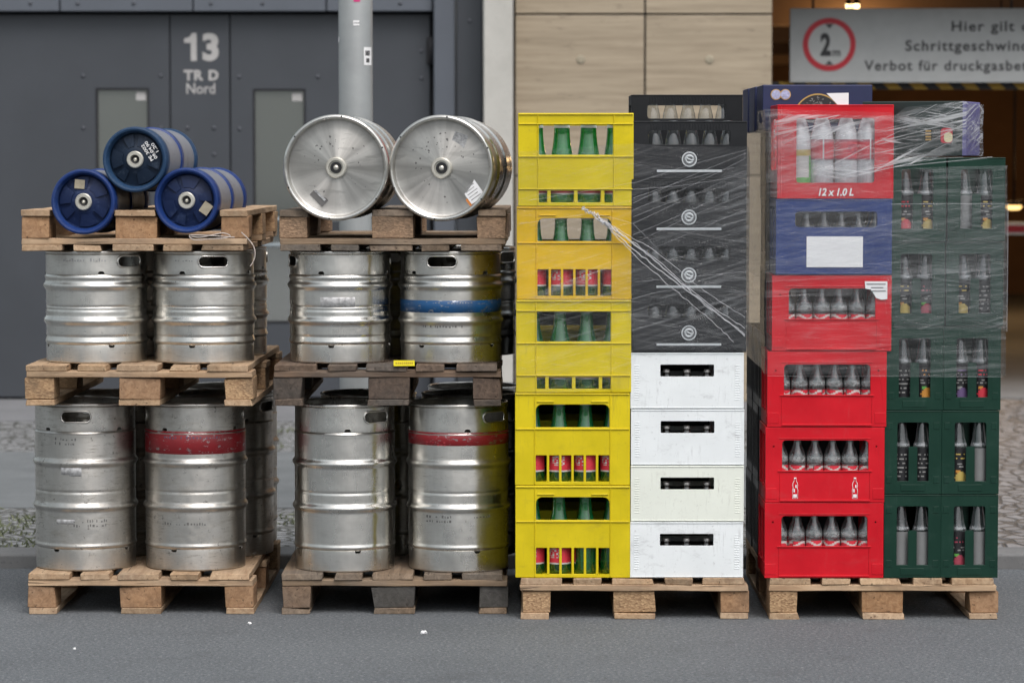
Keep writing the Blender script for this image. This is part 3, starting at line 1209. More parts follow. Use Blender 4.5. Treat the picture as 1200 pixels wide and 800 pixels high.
# ---- pole
YPOLE = 13.9
pole = thing('street_pole', (ax(417, YPOLE), YPOLE, ZP), label='round grey street pole with stickers behind the lying steel kegs', cat='pole')
b = bmesh.new()
rp = (ax(437, YPOLE) - ax(397, YPOLE)) / 2
lathe(b, [(rp, 0), (rp, 5.0), (rp * .5, 5.05), (0, 5.05)], 40)
lathe(b, [(rp + .012, 0), (rp + .012, .12), (rp, .15)], 40)
obj('shaft', b, 'pole', pole, smooth=40)


def pole_sticker(px0, px1, py0, py1, mat, name='sticker'):
    b = bmesh.new()
    a = [math.asin(max(-0.99, min(0.99, (ax(p, YPOLE) - pole.location.x) / rp))) for p in (px0, px1)]
    lathe(b, [(rp + .0012, az(py1, YPOLE) - ZP), (rp + .0012, az(py0, YPOLE) - ZP)], 8, 0, False, -PI / 2 + a[0], -PI / 2 + a[1])
    return obj(name, b, mat, pole)


pole_sticker(427.5, 435.5, 56, 77, 'white_print')
pole_sticker(429, 434, 60, 66, 'ink')
pole_sticker(430, 433.5, 69, 74, 'ink')
pole_sticker(415.5, 422.5, 25, 31, 'white_print')
pole_sticker(416, 422.5, 27.3, 28.7, 'ink')
pole_sticker(416, 423.5, -3, 3.5, 'pink')
pole_sticker(397.6, 399, 44, 50, 'white_print')

# ---- building added out of view across the street, sized for reflections in steel and glass
ob = thing('added_opposite_building', (0, -26, 0), label='added unseen low beige building across the street, mirrored in the door windows', cat='building')
b = bmesh.new()
box(b, -30, 30, -6, 0, 0, 5.0)
obj('wall', b, 'opposite', ob)
b = bmesh.new()
box(b, -30.2, 30.2, -6.2, .2, 5.0, 5.25)
obj('roof_edge', b, 'facade_light', ob)
b = bmesh.new()
box(b, -30, 30, 0.0, .06, 0, .50)
obj('plinth', b, 'facade_dark', ob)  # dark base made up to darken the lower pane reflections

# ------------------------------------------------------------------ pallets
PW, PD, PH = 0.8, 1.2, 0.144


def board(name, x0, x1, y0, y1, z0, z1, mat, parent, rng, jit=0.0022):
    bm = bmesh.new()
    vs = box(bm, x0, x1, y0, y1, z0, z1)
    L = max(x1 - x0, y1 - y0)
    if L > 0.3:
        ax_ = 0 if (x1 - x0) > (y1 - y0) else 1
        es = [e for e in bm.edges if abs((e.verts[0].co - e.verts[1].co)[ax_]) > 0.2]
        bmesh.ops.subdivide_edges(bm, edges=es, cuts=7, use_grid_fill=True)
    for v in bm.verts:
        v.co += Vector((rng.uniform(-jit, jit), rng.uniform(-jit * 1.6, jit * 1.6), rng.uniform(-jit, jit) * 0.5))
    # now and then a chipped corner
    if rng.random() < 0.6:
        v = rng.choice([v for v in bm.verts if v.co.y < (y0 + 0.01)] or list(bm.verts))
        v.co += Vector((rng.uniform(-.008, .008), rng.uniform(.002, .01), rng.uniform(-.006, .002)))
    return obj(name, bm, mat, parent, bevel=0.0025, seg=1)


def pallet(pxc, Y, z, label, style, seed, flip=False, yaw=0.0, blocks=None):
    rng = random.Random(seed)
    p = thing('wooden_pallet', (ax(pxc, Y), Y, z), (0, 0, R(yaw)), label, 'pallet', 'wooden pallets')
    X, Yy, B = {'new': ('wood_x', 'wood_y', 'wood_block'), 'old': ('old_x', 'old_y', 'old_block'), 'mid': ('mid_x', 'mid_y', 'mid_block')}[style]

    def zz(a, b):
        return (PH - b, PH - a) if flip else (a, b)
    cols = ((-.4, -.3), (-.0725, .0725), (.3, .4))
    k = 0
    for ci, (a, c) in enumerate(cols):
        board('skid_board', a, c, 0.0 + rng.uniform(-.004, .004), PD + rng.uniform(-.004, .004), *zz(0, .022), Yy, p, rng)
        for y0 in (0.002, .5275, 1.053):
            bmat = B
            if blocks and y0 < .1:
                bmat = blocks[ci]
            elif rng.random() < 0.3:
                bmat = 'chip' if style == 'new' else 'chip_old'
            o_ = rng.uniform(-.004, .004)
            board('pallet_block', a + o_, c + o_, y0 + rng.uniform(0, .006), y0 + .145, *zz(.0225, .0995), bmat, p, rng, 0.003)
    for y0 in (0.0, .5275, 1.055):
        board('stringer_board', -.4 + rng.uniform(-.004, .004), .4 + rng.uniform(-.004, .004), y0 + rng.uniform(-.003, .003), y0 + .145, *zz(.100, .1215), X, p, rng)
    xx = -.4
    for w, g in ((.145, .038), (.1, .0375), (.145, .0375), (.1, .0375), (.145, 0)):
        o_ = rng.uniform(-.005, .005) if 0.39 > abs(xx) and xx < .2 else 0
        board('deck_board', xx + o_, xx + w + o_, rng.uniform(-.006, .004), PD, *zz(.122, .144), Yy, p, rng)
        xx += w + g
    return p


Y1, Y3 = 11.2, 11.08
ZK1 = 0.1445
ZM = ZK1 + 0.600            # mid pallets stand on the tall kegs
ZK2 = ZM + PH + 0.0005
ZU = ZK2 + 0.400            # upturned pallets on the short kegs
pallet(162, Y1, 0, 'light wooden pallet on the road under the leftmost tall steel kegs', 'new', 1, False, 0)
pallet(161, Y1 - .05, ZM, 'light wooden pallet between tall and short kegs in the left stack', 'new', 2, False, -0.8)
pallet(157, Y1, ZU, 'upturned light wooden pallet cradling three blue kegs', 'new', 3, True, -0.5)
pallet(461, Y1, 0, 'weathered pallet with two grey blocks on the road, second from the left', 'mid', 4, False, 0.3, ('mid_block', 'grey_block', 'grey_block'))
pallet(454, Y1 - .04, ZM, 'dark weathered pallet between tall and short kegs, second stack', 'old', 5, False, 0.2)
pallet(460, Y1, ZU, 'upturned weathered pallet with chipboard blocks cradling two lying steel kegs', 'mid', 6, True, -0.6, ('chip_old', 'chip_old', 'chip_old'))
pallet(745, Y3, 0, 'light wooden pallet on the road under yellow and white crates', 'new', 8, False, 0)
pallet(1039, Y3, 0, 'light wooden pallet on the road under red and green crates', 'new', 9, False, 0, ('chip', 'wood_block', 'wood_block'))

# ------------------------------------------------------------------ steel kegs
KR = 0.1805


def keg_bodies(h, tall, rings, grooves, collar_h, foot_h):
    """shared meshes of one kind of keg: dict of part -> bmesh/objects"""
    prof = []
    z0, z1 = foot_h, h - collar_h
    prof += [(0, z0 + 0.012), (KR * 0.6, z0 + 0.004), (KR - .02, z0 - .004), (KR - .004, z0 + 0.001)]
    n = int((z1 - z0) / 0.004)
    for i in range(n + 1):
        z = z0 + (z1 - z0) * i / n
        r = KR
        for zc in rings:
            d = abs(z - zc) / 0.0165
            if d < 1:
                r += 0.0085 * (0.5 + 0.5 * math.cos(PI * d)) ** 0.8
        for zc in grooves:
            d = abs(z - zc) / 0.006
            if d < 1:
                r -= 0.0028 * (0.5 + 0.5 * math.cos(PI * d))
        for zc in (z0 + 0.012, z1 - 0.012):
            d = abs(z - zc) / 0.010
            if d < 1:
                r += 0.003 * (0.5 + 0.5 * math.cos(PI * d))
        e = min(z - z0, z1 - z)
        if e < 0.006:
            r -= 0.004 * (1 - e / 0.006)
        prof.append((r, z))
    prof += [(KR - .02, z1 + .004), (KR * 0.72, z1 + .004), (KR * 0.4, z1 + .016), (0, z1 + .02)]
    bm = bmesh.new()
    lathe(bm, prof, 72)
    return bm


def ring_part(name, z0, z1, mat, cutters, roll_top, parent):
    t = 0.003
    r = KR - 0.0015
    bm = bmesh.new()
    pr = []
    if roll_top:       # collar with rolled upper edge
        pr = [(r - t, z0), (r, z0), (r + .0005, z0 + .006), (r, z0 + .02), (r, z1 - .016)]
        for k in range(9):
            a = -PI / 2 + PI * 1.35 * k / 8
            pr.append((r - .0045 + .0062 * math.cos(a), z1 - .0065 + .0062 * math.sin(a)))
        pr += [(r - t, z1 - .017)]
    else:              # foot ring rolled inward at the bottom
        for k in range(9):
            a = PI + PI * 1.1 * k / 8
            pr.append((r - .006 + .006 * math.cos(a), z0 + .006 + .006 * math.sin(a)))
        pr += [(r, z0 + .014), (r, z1 - .02), (r + .0005, z1 - .006), (r, z1), (r - t, z1), (r - t, z0 + .014)]
    lathe(bm, pr, 96, 0, True)
    o = obj(name, bm, mat, None)
    cb = bmesh.new()
    for (ang, zc, w, hh, rd) in cutters:
        c = panel_bm(rrect(-w / 2, w / 2, zc - hh / 2, zc + hh / 2, rd, 6), [], 0.08)
        move(c, 0, -KR - 0.03, 0)
        bmesh.ops.rotate(c, verts=c.verts, matrix=Matrix.Rotation(ang, 3, 'Z'))
        merge(cb, c)
    co = obj('cutter', cb, None)
    md = o.modifiers.new('cut', 'BOOLEAN')
    md.object = co
    md.operation = 'DIFFERENCE'
    md.solver = 'EXACT'
    bake(o)
    bpy.data.objects.remove(co)
    for p_ in o.data.polygons:
        p_.use_smooth = True
    o.data.set_sharp_from_angle(angle=R(35))
    o.parent = parent
    return o


def lip(ang, zc, w, hh, rd):
    """raised rim round a hand hole, following the curve of the collar"""
    bm = bmesh.new()
    r = KR + 0.0005
    pts = []
    for x, z in rrect(-w / 2, w / 2, zc - hh / 2, zc + hh / 2, rd, 6):
        a = ang - PI / 2 + x / r
        pts.append((r * math.cos(a), r * math.sin(a), z))
    tube(bm, pts, 0.0034, 8, True)
    return bm


def make_keg(kind, mat):
    h = 0.6 if kind == 'tall' else 0.4
    if kind == 'tall':
        rings, gr, ch, fh = (0.227, 0.385), (0.282, 0.487), 0.10, 0.076
        hand_z = 0.552
    else:
        rings, gr, ch, fh = (0.150, 0.272), (0.094, 0.19, 0.2), 0.084, 0.064
        hand_z = 0.361
        rings = (0.150, 0.274)
    root = thing('steel_keg')
    obj('body', keg_bodies(h, kind == 'tall', rings, gr, ch, fh), mat, root, smooth=50)
    hw, hh = 0.108, 0.04
    cut = [(0, hand_z, hw, hh, hh / 2 - .001), (PI, hand_z, hw, hh, hh / 2 - .001)]
    for k in range(4):
        cut.append((PI / 4 + .15 + PI / 2 * k, h - ch + .002, .022, .018, .007))
    ring_part('collar', h - ch - .001, h, mat, cut, True, root)
    cut = [(PI / 4 + .35 + PI / 2 * k, fh, .022, .016, .007) for k in range(4)]
    ring_part('foot_ring', 0, fh + .001, mat, cut, False, root)
    for a in (0, PI):
        obj('handle_rim', lip(a, hand_z, hw, hh, hh / 2 - .001), mat, root, smooth=60)
    bm = bmesh.new()
    zt = h - ch + .016
    lathe(bm, [(.034, zt - .004), (.034, zt + .012), (.028, zt + .02), (.021, zt + .02), (.019, zt + .008), (0, zt + .008)], 24)
    obj('valve', bm, 'valve', root, smooth=40)
    return root


def recolour(root, mat, names=('body', 'collar', 'foot_ring', 'handle_rim')):
    for c in root.children:
        if c.name.split('.')[0] in names:
            c.material_slots[0].link = 'OBJECT'
            c.material_slots[0].material = M[mat]


def band(root, z0, z1, mat, name='painted_band', a0=0, a1=2 * PI, r=KR + .0007):
    bm = bmesh.new()
    lathe(bm, [(r - .001, z0), (r, z0 + .0008), (r, z1 - .0008), (r - .001, z1)], 72 if a1 - a0 > 6 else 16, 0, False, a0, a1)
    return obj(name, bm, mat, root, smooth=60)


def patch(root, px_off, z0, z1, w, mat, name, rot):
    """small sticker or print on the side that faces the camera; px_off is metres off the centre line"""
    a = -PI / 2 - rot + math.asin(px_off / KR)
    return band(root, z0, z1, mat, name, a - w / 2 / KR, a + w / 2 / KR)


def scrib(root, x0, x1, zc, hh, mat, rot, rng, rows=2):
    """embossed or stamped lettering too worn to read"""
    bm = bmesh.new()
    for j in range(rows):
        x = x0
        while x < x1:
            w = rng.uniform(.004, .011)
            if rng.random() < .78:
                a = -PI / 2 - rot + x / KR
                z0 = zc - j * hh * 1.6 + rng.uniform(-.001, .001)
                r = KR + .0007
                lathe(bm, [(r, z0), (r, z0 + hh * rng.uniform(.3, 1))], 2, 0, False, a, a + w * .7 / KR)
            x += w + .003
    return obj('stamped_marks', bm, mat, root)


tall0 = make_keg('tall', 'steel')
short0 = make_keg('short', 'steel')
used = {}


def keg(proto, px, Y, z, rot, label, mat, group='standing steel kegs', x=None):
    k = proto if proto.name not in used else copy_tree(proto)
    if k is proto:
        used[proto.name] = 1
    k.location = (ax(px, Y) if x is None else x, Y, z)
    k.rotation_euler = (0, 0, rot)
    tag(k, label, 'keg', group)
    recolour(k, mat)
    return k


# turn = where the hand hole points, measured from the camera side (+ = to the right)
rng = random.Random(5)
a = keg(tall0, 97.5, Y1 + .24, ZK1, R(-3), 'tall worn steel keg with hand hole facing front, leftmost', 'steel_worn')
patch(a, -.045, .345, .375, .04, 'old_label', 'label_residue', R(-3))
patch(a, -.012, .34, .372, .045, 'old_label', 'label_residue', R(-3))
patch(a, -.05, .168, .185, .07, 'old_label', 'label_residue', R(-3))
scrib(a, -.09, -.01, .468, .010, 'dark_print', R(-3), rng, 2)
scrib(a, -.02, .1, .175, .010, 'dark_print', R(-3), rng, 2)
b_ = copy_tree(tall0)
b_.location = (ax(227, Y1 + .24), Y1 + .24, ZK1)
b_.rotation_euler = (0, 0, R(95))
for c in list(b_.children):       # this one is a bare copy of the prototype: drop the first keg's stickers
    if c.name.split('.')[0] in ('label_residue', 'stamped_marks'):
        bpy.data.objects.remove(c)
plain_tall = b_
tag(b_, 'tall worn steel keg with wide red band in the left stack', 'keg', 'standing steel kegs')
recolour(b_, 'steel_worn')
c3 = copy_tree(plain_tall)
c4 = copy_tree(plain_tall)
c5 = copy_tree(plain_tall)
c6 = copy_tree(plain_tall)
spare = [copy_tree(plain_tall) for _ in range(4)]
band(b_, .418, .500, 'red_paint')
scrib(b_, -.11, .12, .474, .009, 'scuff_print', R(95), rng, 1)
scrib(b_, -.11, .06, .165, .010, 'dark_print', R(95), rng, 1)


def setk(k, px, Y, z, rot, label, mat):
    k.location = (ax(px, Y), Y, z)
    k.rotation_euler = (0, 0, rot)
    tag(k, label, 'keg', 'standing steel kegs')
    recolour(k, mat)
    return k


setk(c3, 262, Y1 + .64, ZK1, R(68), 'tall dark worn steel keg half hidden behind the red banded left keg', 'steel_worn')
setk(c4, 268, Y1 + 1.02, ZK1, R(40), 'tall steel keg at the rear right edge of the leftmost pallet', 'steel_worn')
e_ = setk(c5, 403, Y1 + .205, ZK1, R(43), 'tall clean shiny steel keg left of the red striped keg', 'steel_clean')
f_ = setk(c6, 537, Y1 + .205, ZK1, R(48), 'tall steel keg with narrow red band next to the yellow crates', 'steel')
band(f_, .452, .498, 'red_paint')
scrib(f_, -.12, -.04, .462, .006, 'pale_red_paint', R(48), rng, 2)
scrib(f_, -.12, -.02, .195, .010, 'dark_print', R(48), rng, 2)
scrib(f_, .06, .12, .195, .010, 'dark_print', R(48), rng, 1)
setk(spare[0], 130, Y1 + .64, ZK1, R(20), 'tall steel keg behind the leftmost keg on the bottom pallet', 'steel_worn')
setk(spare[1], 431, Y1 + .64, ZK1, R(120), 'tall steel keg behind the clean shiny tall keg', 'steel')
setk(spare[2], 550, Y1 + .64, ZK1, R(10), 'tall steel keg behind the tall keg with narrow red band', 'steel_worn')
setk(spare[3], 556, Y1 + 1.02, ZK1, R(75), 'tall steel keg at the rear right of the second pallet', 'steel')

sh = [short0] + [copy_tree(short0) for _ in range(7)]
setk(sh[0], 111.5, Y1 + .2, ZK2, R(50), 'short steel keg at the left on the left middle pallet', 'steel')
g_ = setk(sh[1], 238, Y1 + .2, ZK2, R(17), 'short steel keg with hand hole front right, right on the left middle pallet', 'steel')
h_ = setk(sh[2], 398, Y1 + .2, ZK2, R(-72), 'short steel keg with dull worn print and no front hand hole, left of blue banded', 'steel_clean')
i_ = setk(sh[3], 528, Y1 + .2, ZK2, R(-9), 'short steel keg with blue band and hand hole in front', 'steel')
scrib(sh[0], -.1, .06, .362, .012, 'old_label', R(50), rng, 1)
scrib(g_, -.1, .0, .362, .012, 'old_label', R(17), rng, 1)
scrib(g_, -.11, -.04, .285, .006, 'dark_print', R(17), rng, 1)
patch(h_, .002, .202, .236, .125, 'old_label', 'label_residue', R(-72))
band(i_, .180, .224, 'blue_paint')
scrib(i_, -.06, .08, .214, .004, 'old_label', R(-9), rng, 1)
scrib(i_, -.10, .05, .128, .014, 'dark_print', R(-9), rng, 1)
setk(sh[4], 142, Y1 + .6, ZK2, R(70), 'short steel keg behind the leftmost short keg', 'steel')
setk(sh[5], 255, Y1 + .62, ZK2, R(110), 'short steel keg peeking out behind the short keg with front right hand hole', 'steel')
setk(sh[6], 429, Y1 + .6, ZK2, R(30), 'short steel keg behind the short keg with worn print', 'steel')
setk(sh[7], 547, Y1 + .62, ZK2, R(60), 'short steel keg behind the blue banded short keg', 'steel')

# ---- lying steel kegs


def lying_keg(px, py, Y, yaw, label):
    X, Z = at(px, py, Y)
    k = thing('steel_keg', (X, Y, Z), (PI / 2, 0, R(yaw)), label, 'keg', 'lying steel kegs')
    L, r0 = 0.56, 0.178
    prof = [(0, .03), (.1, .02), (.15, .018), (.168, .03), (.170, .0), (.176, .0), (.178, .008)]
    n = 130
    for i in range(n + 1):
        z = .03 + (L - .06) * i / n
        r = r0
        for zc in (.20, .38):
            d = abs(z - zc) / 0.018
            if d < 1:
                r += .008 * (0.5 + 0.5 * math.cos(PI * d))
        for zc in (.055, .285, .505):
            d = abs(z - zc) / 0.006
            if d < 1:
                r -= .003 * (0.5 + 0.5 * math.cos(PI * d))
        prof.append((r, z))
    bm = bmesh.new()
    lathe(bm, prof, 80)
    obj('body', bm, 'steel_clean', k, smooth=50)
    bm = bmesh.new()      # rolled chime round the head, with drain holes
    pr = []
    for q in range(14):
        a = 2 * PI * q / 14
        pr.append((.1785 + .0085 * math.cos(a), L - .012 + .0125 * math.sin(a)))
    lathe(bm, pr, 80, 0, True)
    ch = obj('chime', bm, 'steel', k, smooth=60)
    bm = bmesh.new()
    for q in range(6):
        a = q * PI / 3 + .4
        m = bmesh.ops.create_uvsphere(bm, u_segments=8, v_segments=6, radius=.0036)
        bmesh.ops.translate(bm, verts=m['verts'], vec=(.1800 * math.cos(a), .1800 * math.sin(a), L - .001))
    obj('drain_hole', bm, 'black_rubber', ch)
    bm = bmesh.new()
    lathe(bm, [(.171, L - .010), (.1695, L - .026), (.1675, L - .031), (.163, L - .0325), (.13, L - .030), (.09, L - .027), (.05, L - .0245), (0, L - .023)], 80)
    obj('head', bm, 'steel_head', k, smooth=60)
    bm = bmesh.new()
    zt = L - .024
    lathe(bm, [(.037, zt - .002), (.037, zt + .010), (.033, zt + .014), (.026, zt + .014), (.024, zt + .006), (.020, zt + .006)], 32)
    v = obj('valve', bm, 'valve', k, smooth=35)
    bm = bmesh.new()
    lathe(bm, [(.0205, zt + .0065), (.0195, zt + .011), (.0115, zt + .011), (.0105, zt + .0065)], 28)
    obj('valve_seal', bm, 'black_rubber', v, smooth=35)
    bm = bmesh.new()
    lathe(bm, [(.0105, zt + .006), (.009, zt + .010), (0, zt + .012)], 20)
    obj('valve_ball', bm, 'valve', v, smooth=60)
    return k, L


def on_head(k, L, x, z, w, hh, ang, mat, name, lift=.002):
    """flat label on the head; x right, z up, seen from the camera"""
    bm = bmesh.new()
    r = math.hypot(x, z)
    zz = L - .0275 - max(0, (r - .09)) * .12 + lift
    vs = box(bm, -w / 2, w / 2, -hh / 2, hh / 2, 0, .0006)
    bmesh.ops.rotate(bm, verts=bm.verts, matrix=Matrix.Rotation(ang, 3, 'Z'))
    move(bm, x, z, zz)
    return obj(name, bm, mat, k)


YF = Y1 - .03
LK1, L1 = lying_keg(394, 197, YF + .56, 1.0, 'lying steel keg with red band, left of the two on the upturned pallet')
LK2, L2 = lying_keg(518, 197, YF + .56, 1.0, 'lying steel keg with orange edged white label on its head')


def put_front(k, L, px, py, yaw):
    """aim the head centre at its place on the front plane"""
    X, Z = at(px, py, YF)
    d = Vector((math.sin(R(yaw)), -math.cos(R(yaw)), 0))
    p = Vector((X, YF, Z)) - d * L
    k.location = p
    k.rotation_euler = (PI / 2, 0, R(yaw))


put_front(LK1, L1, 393, 196.5, -4.0)
put_front(LK2, L2, 516.5, 197, -7.5)
bm = bmesh.new()
lathe(bm, [(.1788, .44), (.1788, .495)], 72)
obj('painted_band', bm, 'pale_red_paint', LK1, smooth=60)
rng = random.Random(9)
on_head(LK1, L1, -.062, -.105, .062, .032, -.78, 'dark_print', 'label_residue')
on_head(LK1, L1, -.058, -.098, .05, .008, -.78, 'old_label', 'label_residue', .003)
lab = on_head(LK2, L2, .107, -.088, .066, .078, .62, 'orange_paper', 'paper_label')
o2 = on_head(LK2, L2, .110, -.084, .058, .066, .62, 'paper', 'paper_label', .0034)
bm = bmesh.new()
for j in range(5):
    box(bm, -.022, .02 - .006 * (j % 2), -.022 + j * .011, -.019 + j * .011, 0, .0004)
bmesh.ops.rotate(bm, verts=bm.verts, matrix=Matrix.Rotation(.62, 3, 'Z'))
move(bm, .110, -.084, L2 - .0275 - .048 * .12 + .0042)
obj('label_print', bm, 'old_label', LK2)
on_head(LK2, L2, .062, .098, .05, .05, -.35, 'old_label', 'label_residue')
for (kk, LL, n) in ((LK1, L1, 34), (LK2, L2, 46)):
    bm = bmesh.new()
    for q in range(n):
        a = rng.gauss(1.9, .9) if q % 3 else rng.uniform(0, 6.28)
        r = rng.uniform(.05, .125)
        s = rng.uniform(.001, .0035)
        zz = LL - .0275 - max(0, (r - .09)) * .12 + .002
        vs = [bm.verts.new((r * math.cos(a) + s * rng.uniform(.6, 1.7) * math.cos(t_), r * math.sin(a) + s * rng.uniform(.6, 1.7) * math.sin(t_), zz)) for t_ in (0, 1.2, 2.4, 3.7, 5)]
        bm.faces.new(vs)
    obj('dark_flecks', bm, 'dark_print', kk)

# ---- blue plastic kegs


def blue_keg(px, py, yaw, roll, ringm, facem, label):
    k = thing('plastic_keg', (0, 0, 0), (0, 0, 0), label, 'keg', 'blue plastic kegs')
    L, r = 0.60, 0.1145
    X, Z = at(px, py, Y1 - .01)
    d = Vector((math.sin(R(yaw)), -math.cos(R(yaw)), 0))
    k.location = Vector((X, Y1 - .01, Z)) - d * L
    k.rotation_euler = (PI / 2, 0, R(yaw))
    bm = bmesh.new()
    lathe(bm, [(0, .02), (r - .012, .02), (r - .006, .05), (r - .005, .12), (r - .011, .16), (r - .005, .20), (r - .004, .27),
               (r - .004, .33), (r - .005, .40), (r - .010, .44), (r - .005, .48), (r - .005, .535)], 56)
    obj('body', bm, 'keg_grey', k, smooth=60)
    for z0, z1 in ((.282, .318),):
        bm = bmesh.new()
        lathe(bm, [(r - .004, z0), (r + .002, z0 + .004), (r + .002, z1 - .004), (r - .004, z1)], 56)
        obj('middle_band', bm, 'keg_blue', k, smooth=50)
    bm = bmesh.new()
    lathe(bm, [(r - .01, 0), (r - .002, .004), (r, .012), (r, .045), (r - .006, .055)], 56)
    obj('end_ring', bm, ringm, k, smooth=50)
    bm = bmesh.new()
    lathe(bm, [(r - .006, .525), (r, .535), (r, .572), (r - .003, .578), (r - .003, .586), (r + .001, .59), (r - .001, .598), (r - .006, L), (r - .012, L - .002),
               (r - .018, L - .012), (r - .02, L - .026)], 56)
    obj('end_ring', bm, ringm, k, smooth=35)
    bm = bmesh.new()
    lathe(bm, [(r - .019, L - .024), (r - .024, L - .034), (.06, L - .028), (.042, L - .018), (.03, L - .016), (0, L - .016)], 56)
    for q in range(6):        # raised sectors of the end plate
        a0 = q * PI / 3 + roll
        c = bmesh.new()
        lathe(c, [(.045, L - .022), (.046, L - .0172), (.088, L - .0262), (.0885, L - .032)], 10, 0, False, a0 + .12, a0 + PI / 3 * (.55 if q % 2 else .9))
        merge(bm, c)
    f = obj('end_plate', bm, facem, k, smooth=35)
    bm = bmesh.new()
    zt = L - .016
    lathe(bm, [(.030, zt - .002), (.030, zt + .008), (.027, zt + .011), (.0175, zt + .011), (.015, zt + .004)], 32)
    v = obj('valve', bm, 'valve', k, smooth=35)
    bm = bmesh.new()
    lathe(bm, [(.0152, zt + .0035), (.012, zt + .001), (.007, zt + .001)], 24)
    obj('valve_seal', bm, 'black_rubber', v)
    bm = bmesh.new()
    lathe(bm, [(.007, zt + .0015), (.005, zt + .006), (0, zt + .008)], 16)
    obj('valve_ball', bm, 'valve', v, smooth=60)
    return k, L


def on_plate(k, L, x, z, w, hh, ang, mat, name):
    bm = bmesh.new()
    box(bm, -w / 2, w / 2, -hh / 2, hh / 2, 0, .0008)
    bmesh.ops.rotate(bm, verts=bm.verts, matrix=Matrix.Rotation(ang, 3, 'Z'))
    move(bm, x, z, L - .0155)
    return obj(name, bm, mat, k)


KA, LA = blue_keg(97, 236.5, -5, 0.2, 'keg_blue', 'keg_face', 'blue plastic keg lying at the left with label above its valve')
KB, LB = blue_keg(218, 235, -5, 0.9, 'keg_blue', 'keg_face', 'blue plastic keg lying at the right with label below its valve')
KC, LC = blue_keg(157.5, 187, -5, 0.5, 'keg_slate', 'keg_face_dark', 'slate blue keg with white scribbled print, on top of two blue kegs')
on_plate(KA, LA, -.014, .062, .032, .036, -1.65, 'kraft', 'paper_label')
on_plate(KB, LB, .068, -.028, .042, .034, .95, 'kraft', 'paper_label')
for j, tx in enumerate(('PE 3002', '09.04.90', '1.20')):
    wtx = (.066, .070, .036)[j]
    t_ = text_bm(tx, .0115, wtx, .012)
    # lay the lettering into the plate's plane: x stays, z becomes y
    for v in t_.verts:
        v.co = Vector((v.co.x - wtx / 2, v.co.z - .006, -v.co.y))
    bmesh.ops.rotate(t_, verts=t_.verts, matrix=Matrix.Rotation(R(123), 3, 'Z'))
    move(t_, .043 + .0135 * j, .024 + .0088 * j, LC - .0142)
    obj('stamped_print', t_, 'white_print', KC)

# ------------------------------------------------------------------ twine, tag and litter
zt = ZU + .046
bm = bmesh.new()
xs = [ax(p, Y1) for p in (224, 235, 250, 262, 270, 262, 245, 228)]
zs = [az(p, Y1) for p in (277, 278, 275, 273, 276.5, 279, 280, 281)]
pts = [(x_, Y1 - .018 - .004 * (i % 2), z_) for i, (x_, z_) in enumerate(zip(xs, zs))]
pts += [(ax(p, Y1), Y1 - .02, az(q, Y1)) for p, q in ((222, 276), (232, 275.5), (255, 276.5), (275, 278))]


def smooth_path(p, n=6):
    out = []
    P = [Vector(q) for q in p]
    for i in range(len(P) - 1):
        a, b_, c, d = P[max(0, i - 1)], P[i], P[i + 1], P[min(len(P) - 1, i + 2)]
        for k in range(n):
            t = k / n
            out.append(0.5 * ((2 * b_) + (c - a) * t + (2 * a - 5 * b_ + 4 * c - d) * t * t + (3 * b_ - a - 3 * c + d) * t ** 3))
    out.append(P[-1])
    return out


tube(bm, smooth_path(pts), .0022, 6)
pts = [(ax(p, Y1), Y1 - .02, az(q, Y1)) for p, q in ((283, 272), (291, 280), (297, 288), (299, 297), (297, 306), (293, 312))]
tube(bm, smooth_path(pts), .0022, 6)
tag(obj('plastic_twine', bm, 'string'), 'loose pale twine hanging over the pallet under the blue kegs', 'twine')
tg = thing('paper_tag', (ax(473, Y1 - .05), Y1 - .046, ZK2 + .001), (0, 0, R(6)), 'small yellow paper tag on the dark pallet below the blue banded keg', 'tag')
bm = bmesh.new()
box(bm, -.037, .037, -.004, -.003, -.004, .016)
box(bm, -.037, .037, -.0028, .03, .0, .0012)
obj('tag_sheet', bm, 'yellow_tag', tg)
bm = bmesh.new()
for q in range(9):
    box(bm, -.03 + q * .007, -.026 + q * .007, -.0046, -.0042, .003, .010)
obj('tag_print', bm, 'hazard_yellow', tg)
rl = random.Random(4)
for (px, py, s, lb) in ((495.5, 746, .011, 'largest white paper scrap lying on the road before the second pallet'), (290, 734, .006, 'tiny white scrap on the road beside the leftmost pallet'), (83, 764, .005, 'tiny white scrap on the road in front of the leftmost pallet')):
    Y = FPX * 1.617 / (py - 185)
    bm = bmesh.new()
    m = bmesh.ops.create_icosphere(bm, subdivisions=2, radius=s)
    for v in bm.verts:
        v.co *= 1 + rl.uniform(-.3, .3)
        v.co.z = max(-s * .4, v.co.z * .8)
    move(bm, 0, 0, s * .4)
    o = obj('paper_scrap', bm, 'paper')
    o.location = (ax(px, Y), Y, .001)
    tag(o, lb, 'litter', 'litter on the road')

# ------------------------------------------------------------------ bottles


def raster_label(r, z0, z1, fn, nu=22, nv=26, half=PI * 0.62, mats=()):
    """curved paper label whose print is laid out by fn(u, v) -> material index; u -1..1, v 0..1"""
    bm = bmesh.new()
    g = [[bm.verts.new((r * math.cos(-PI / 2 + half * (2 * i / nu - 1)), r * math.sin(-PI / 2 + half * (2 * i / nu - 1)), z0 + (z1 - z0) * j / nv)) for i in range(nu + 1)] for j in range(nv + 1)]
    for j in range(nv):
        for i in range(nu):
            f = bm.faces.new((g[j][i], g[j][i + 1], g[j + 1][i + 1], g[j + 1][i]))
            f.smooth = True
            f.material_index = fn(2 * (i + .5) / nu - 1, (j + .5) / nv)
    me = bpy.data.meshes.new('label')
    bm.to_mesh(me)
    bm.free()
    for m in mats:
        me.materials.append(M[m])
    return me


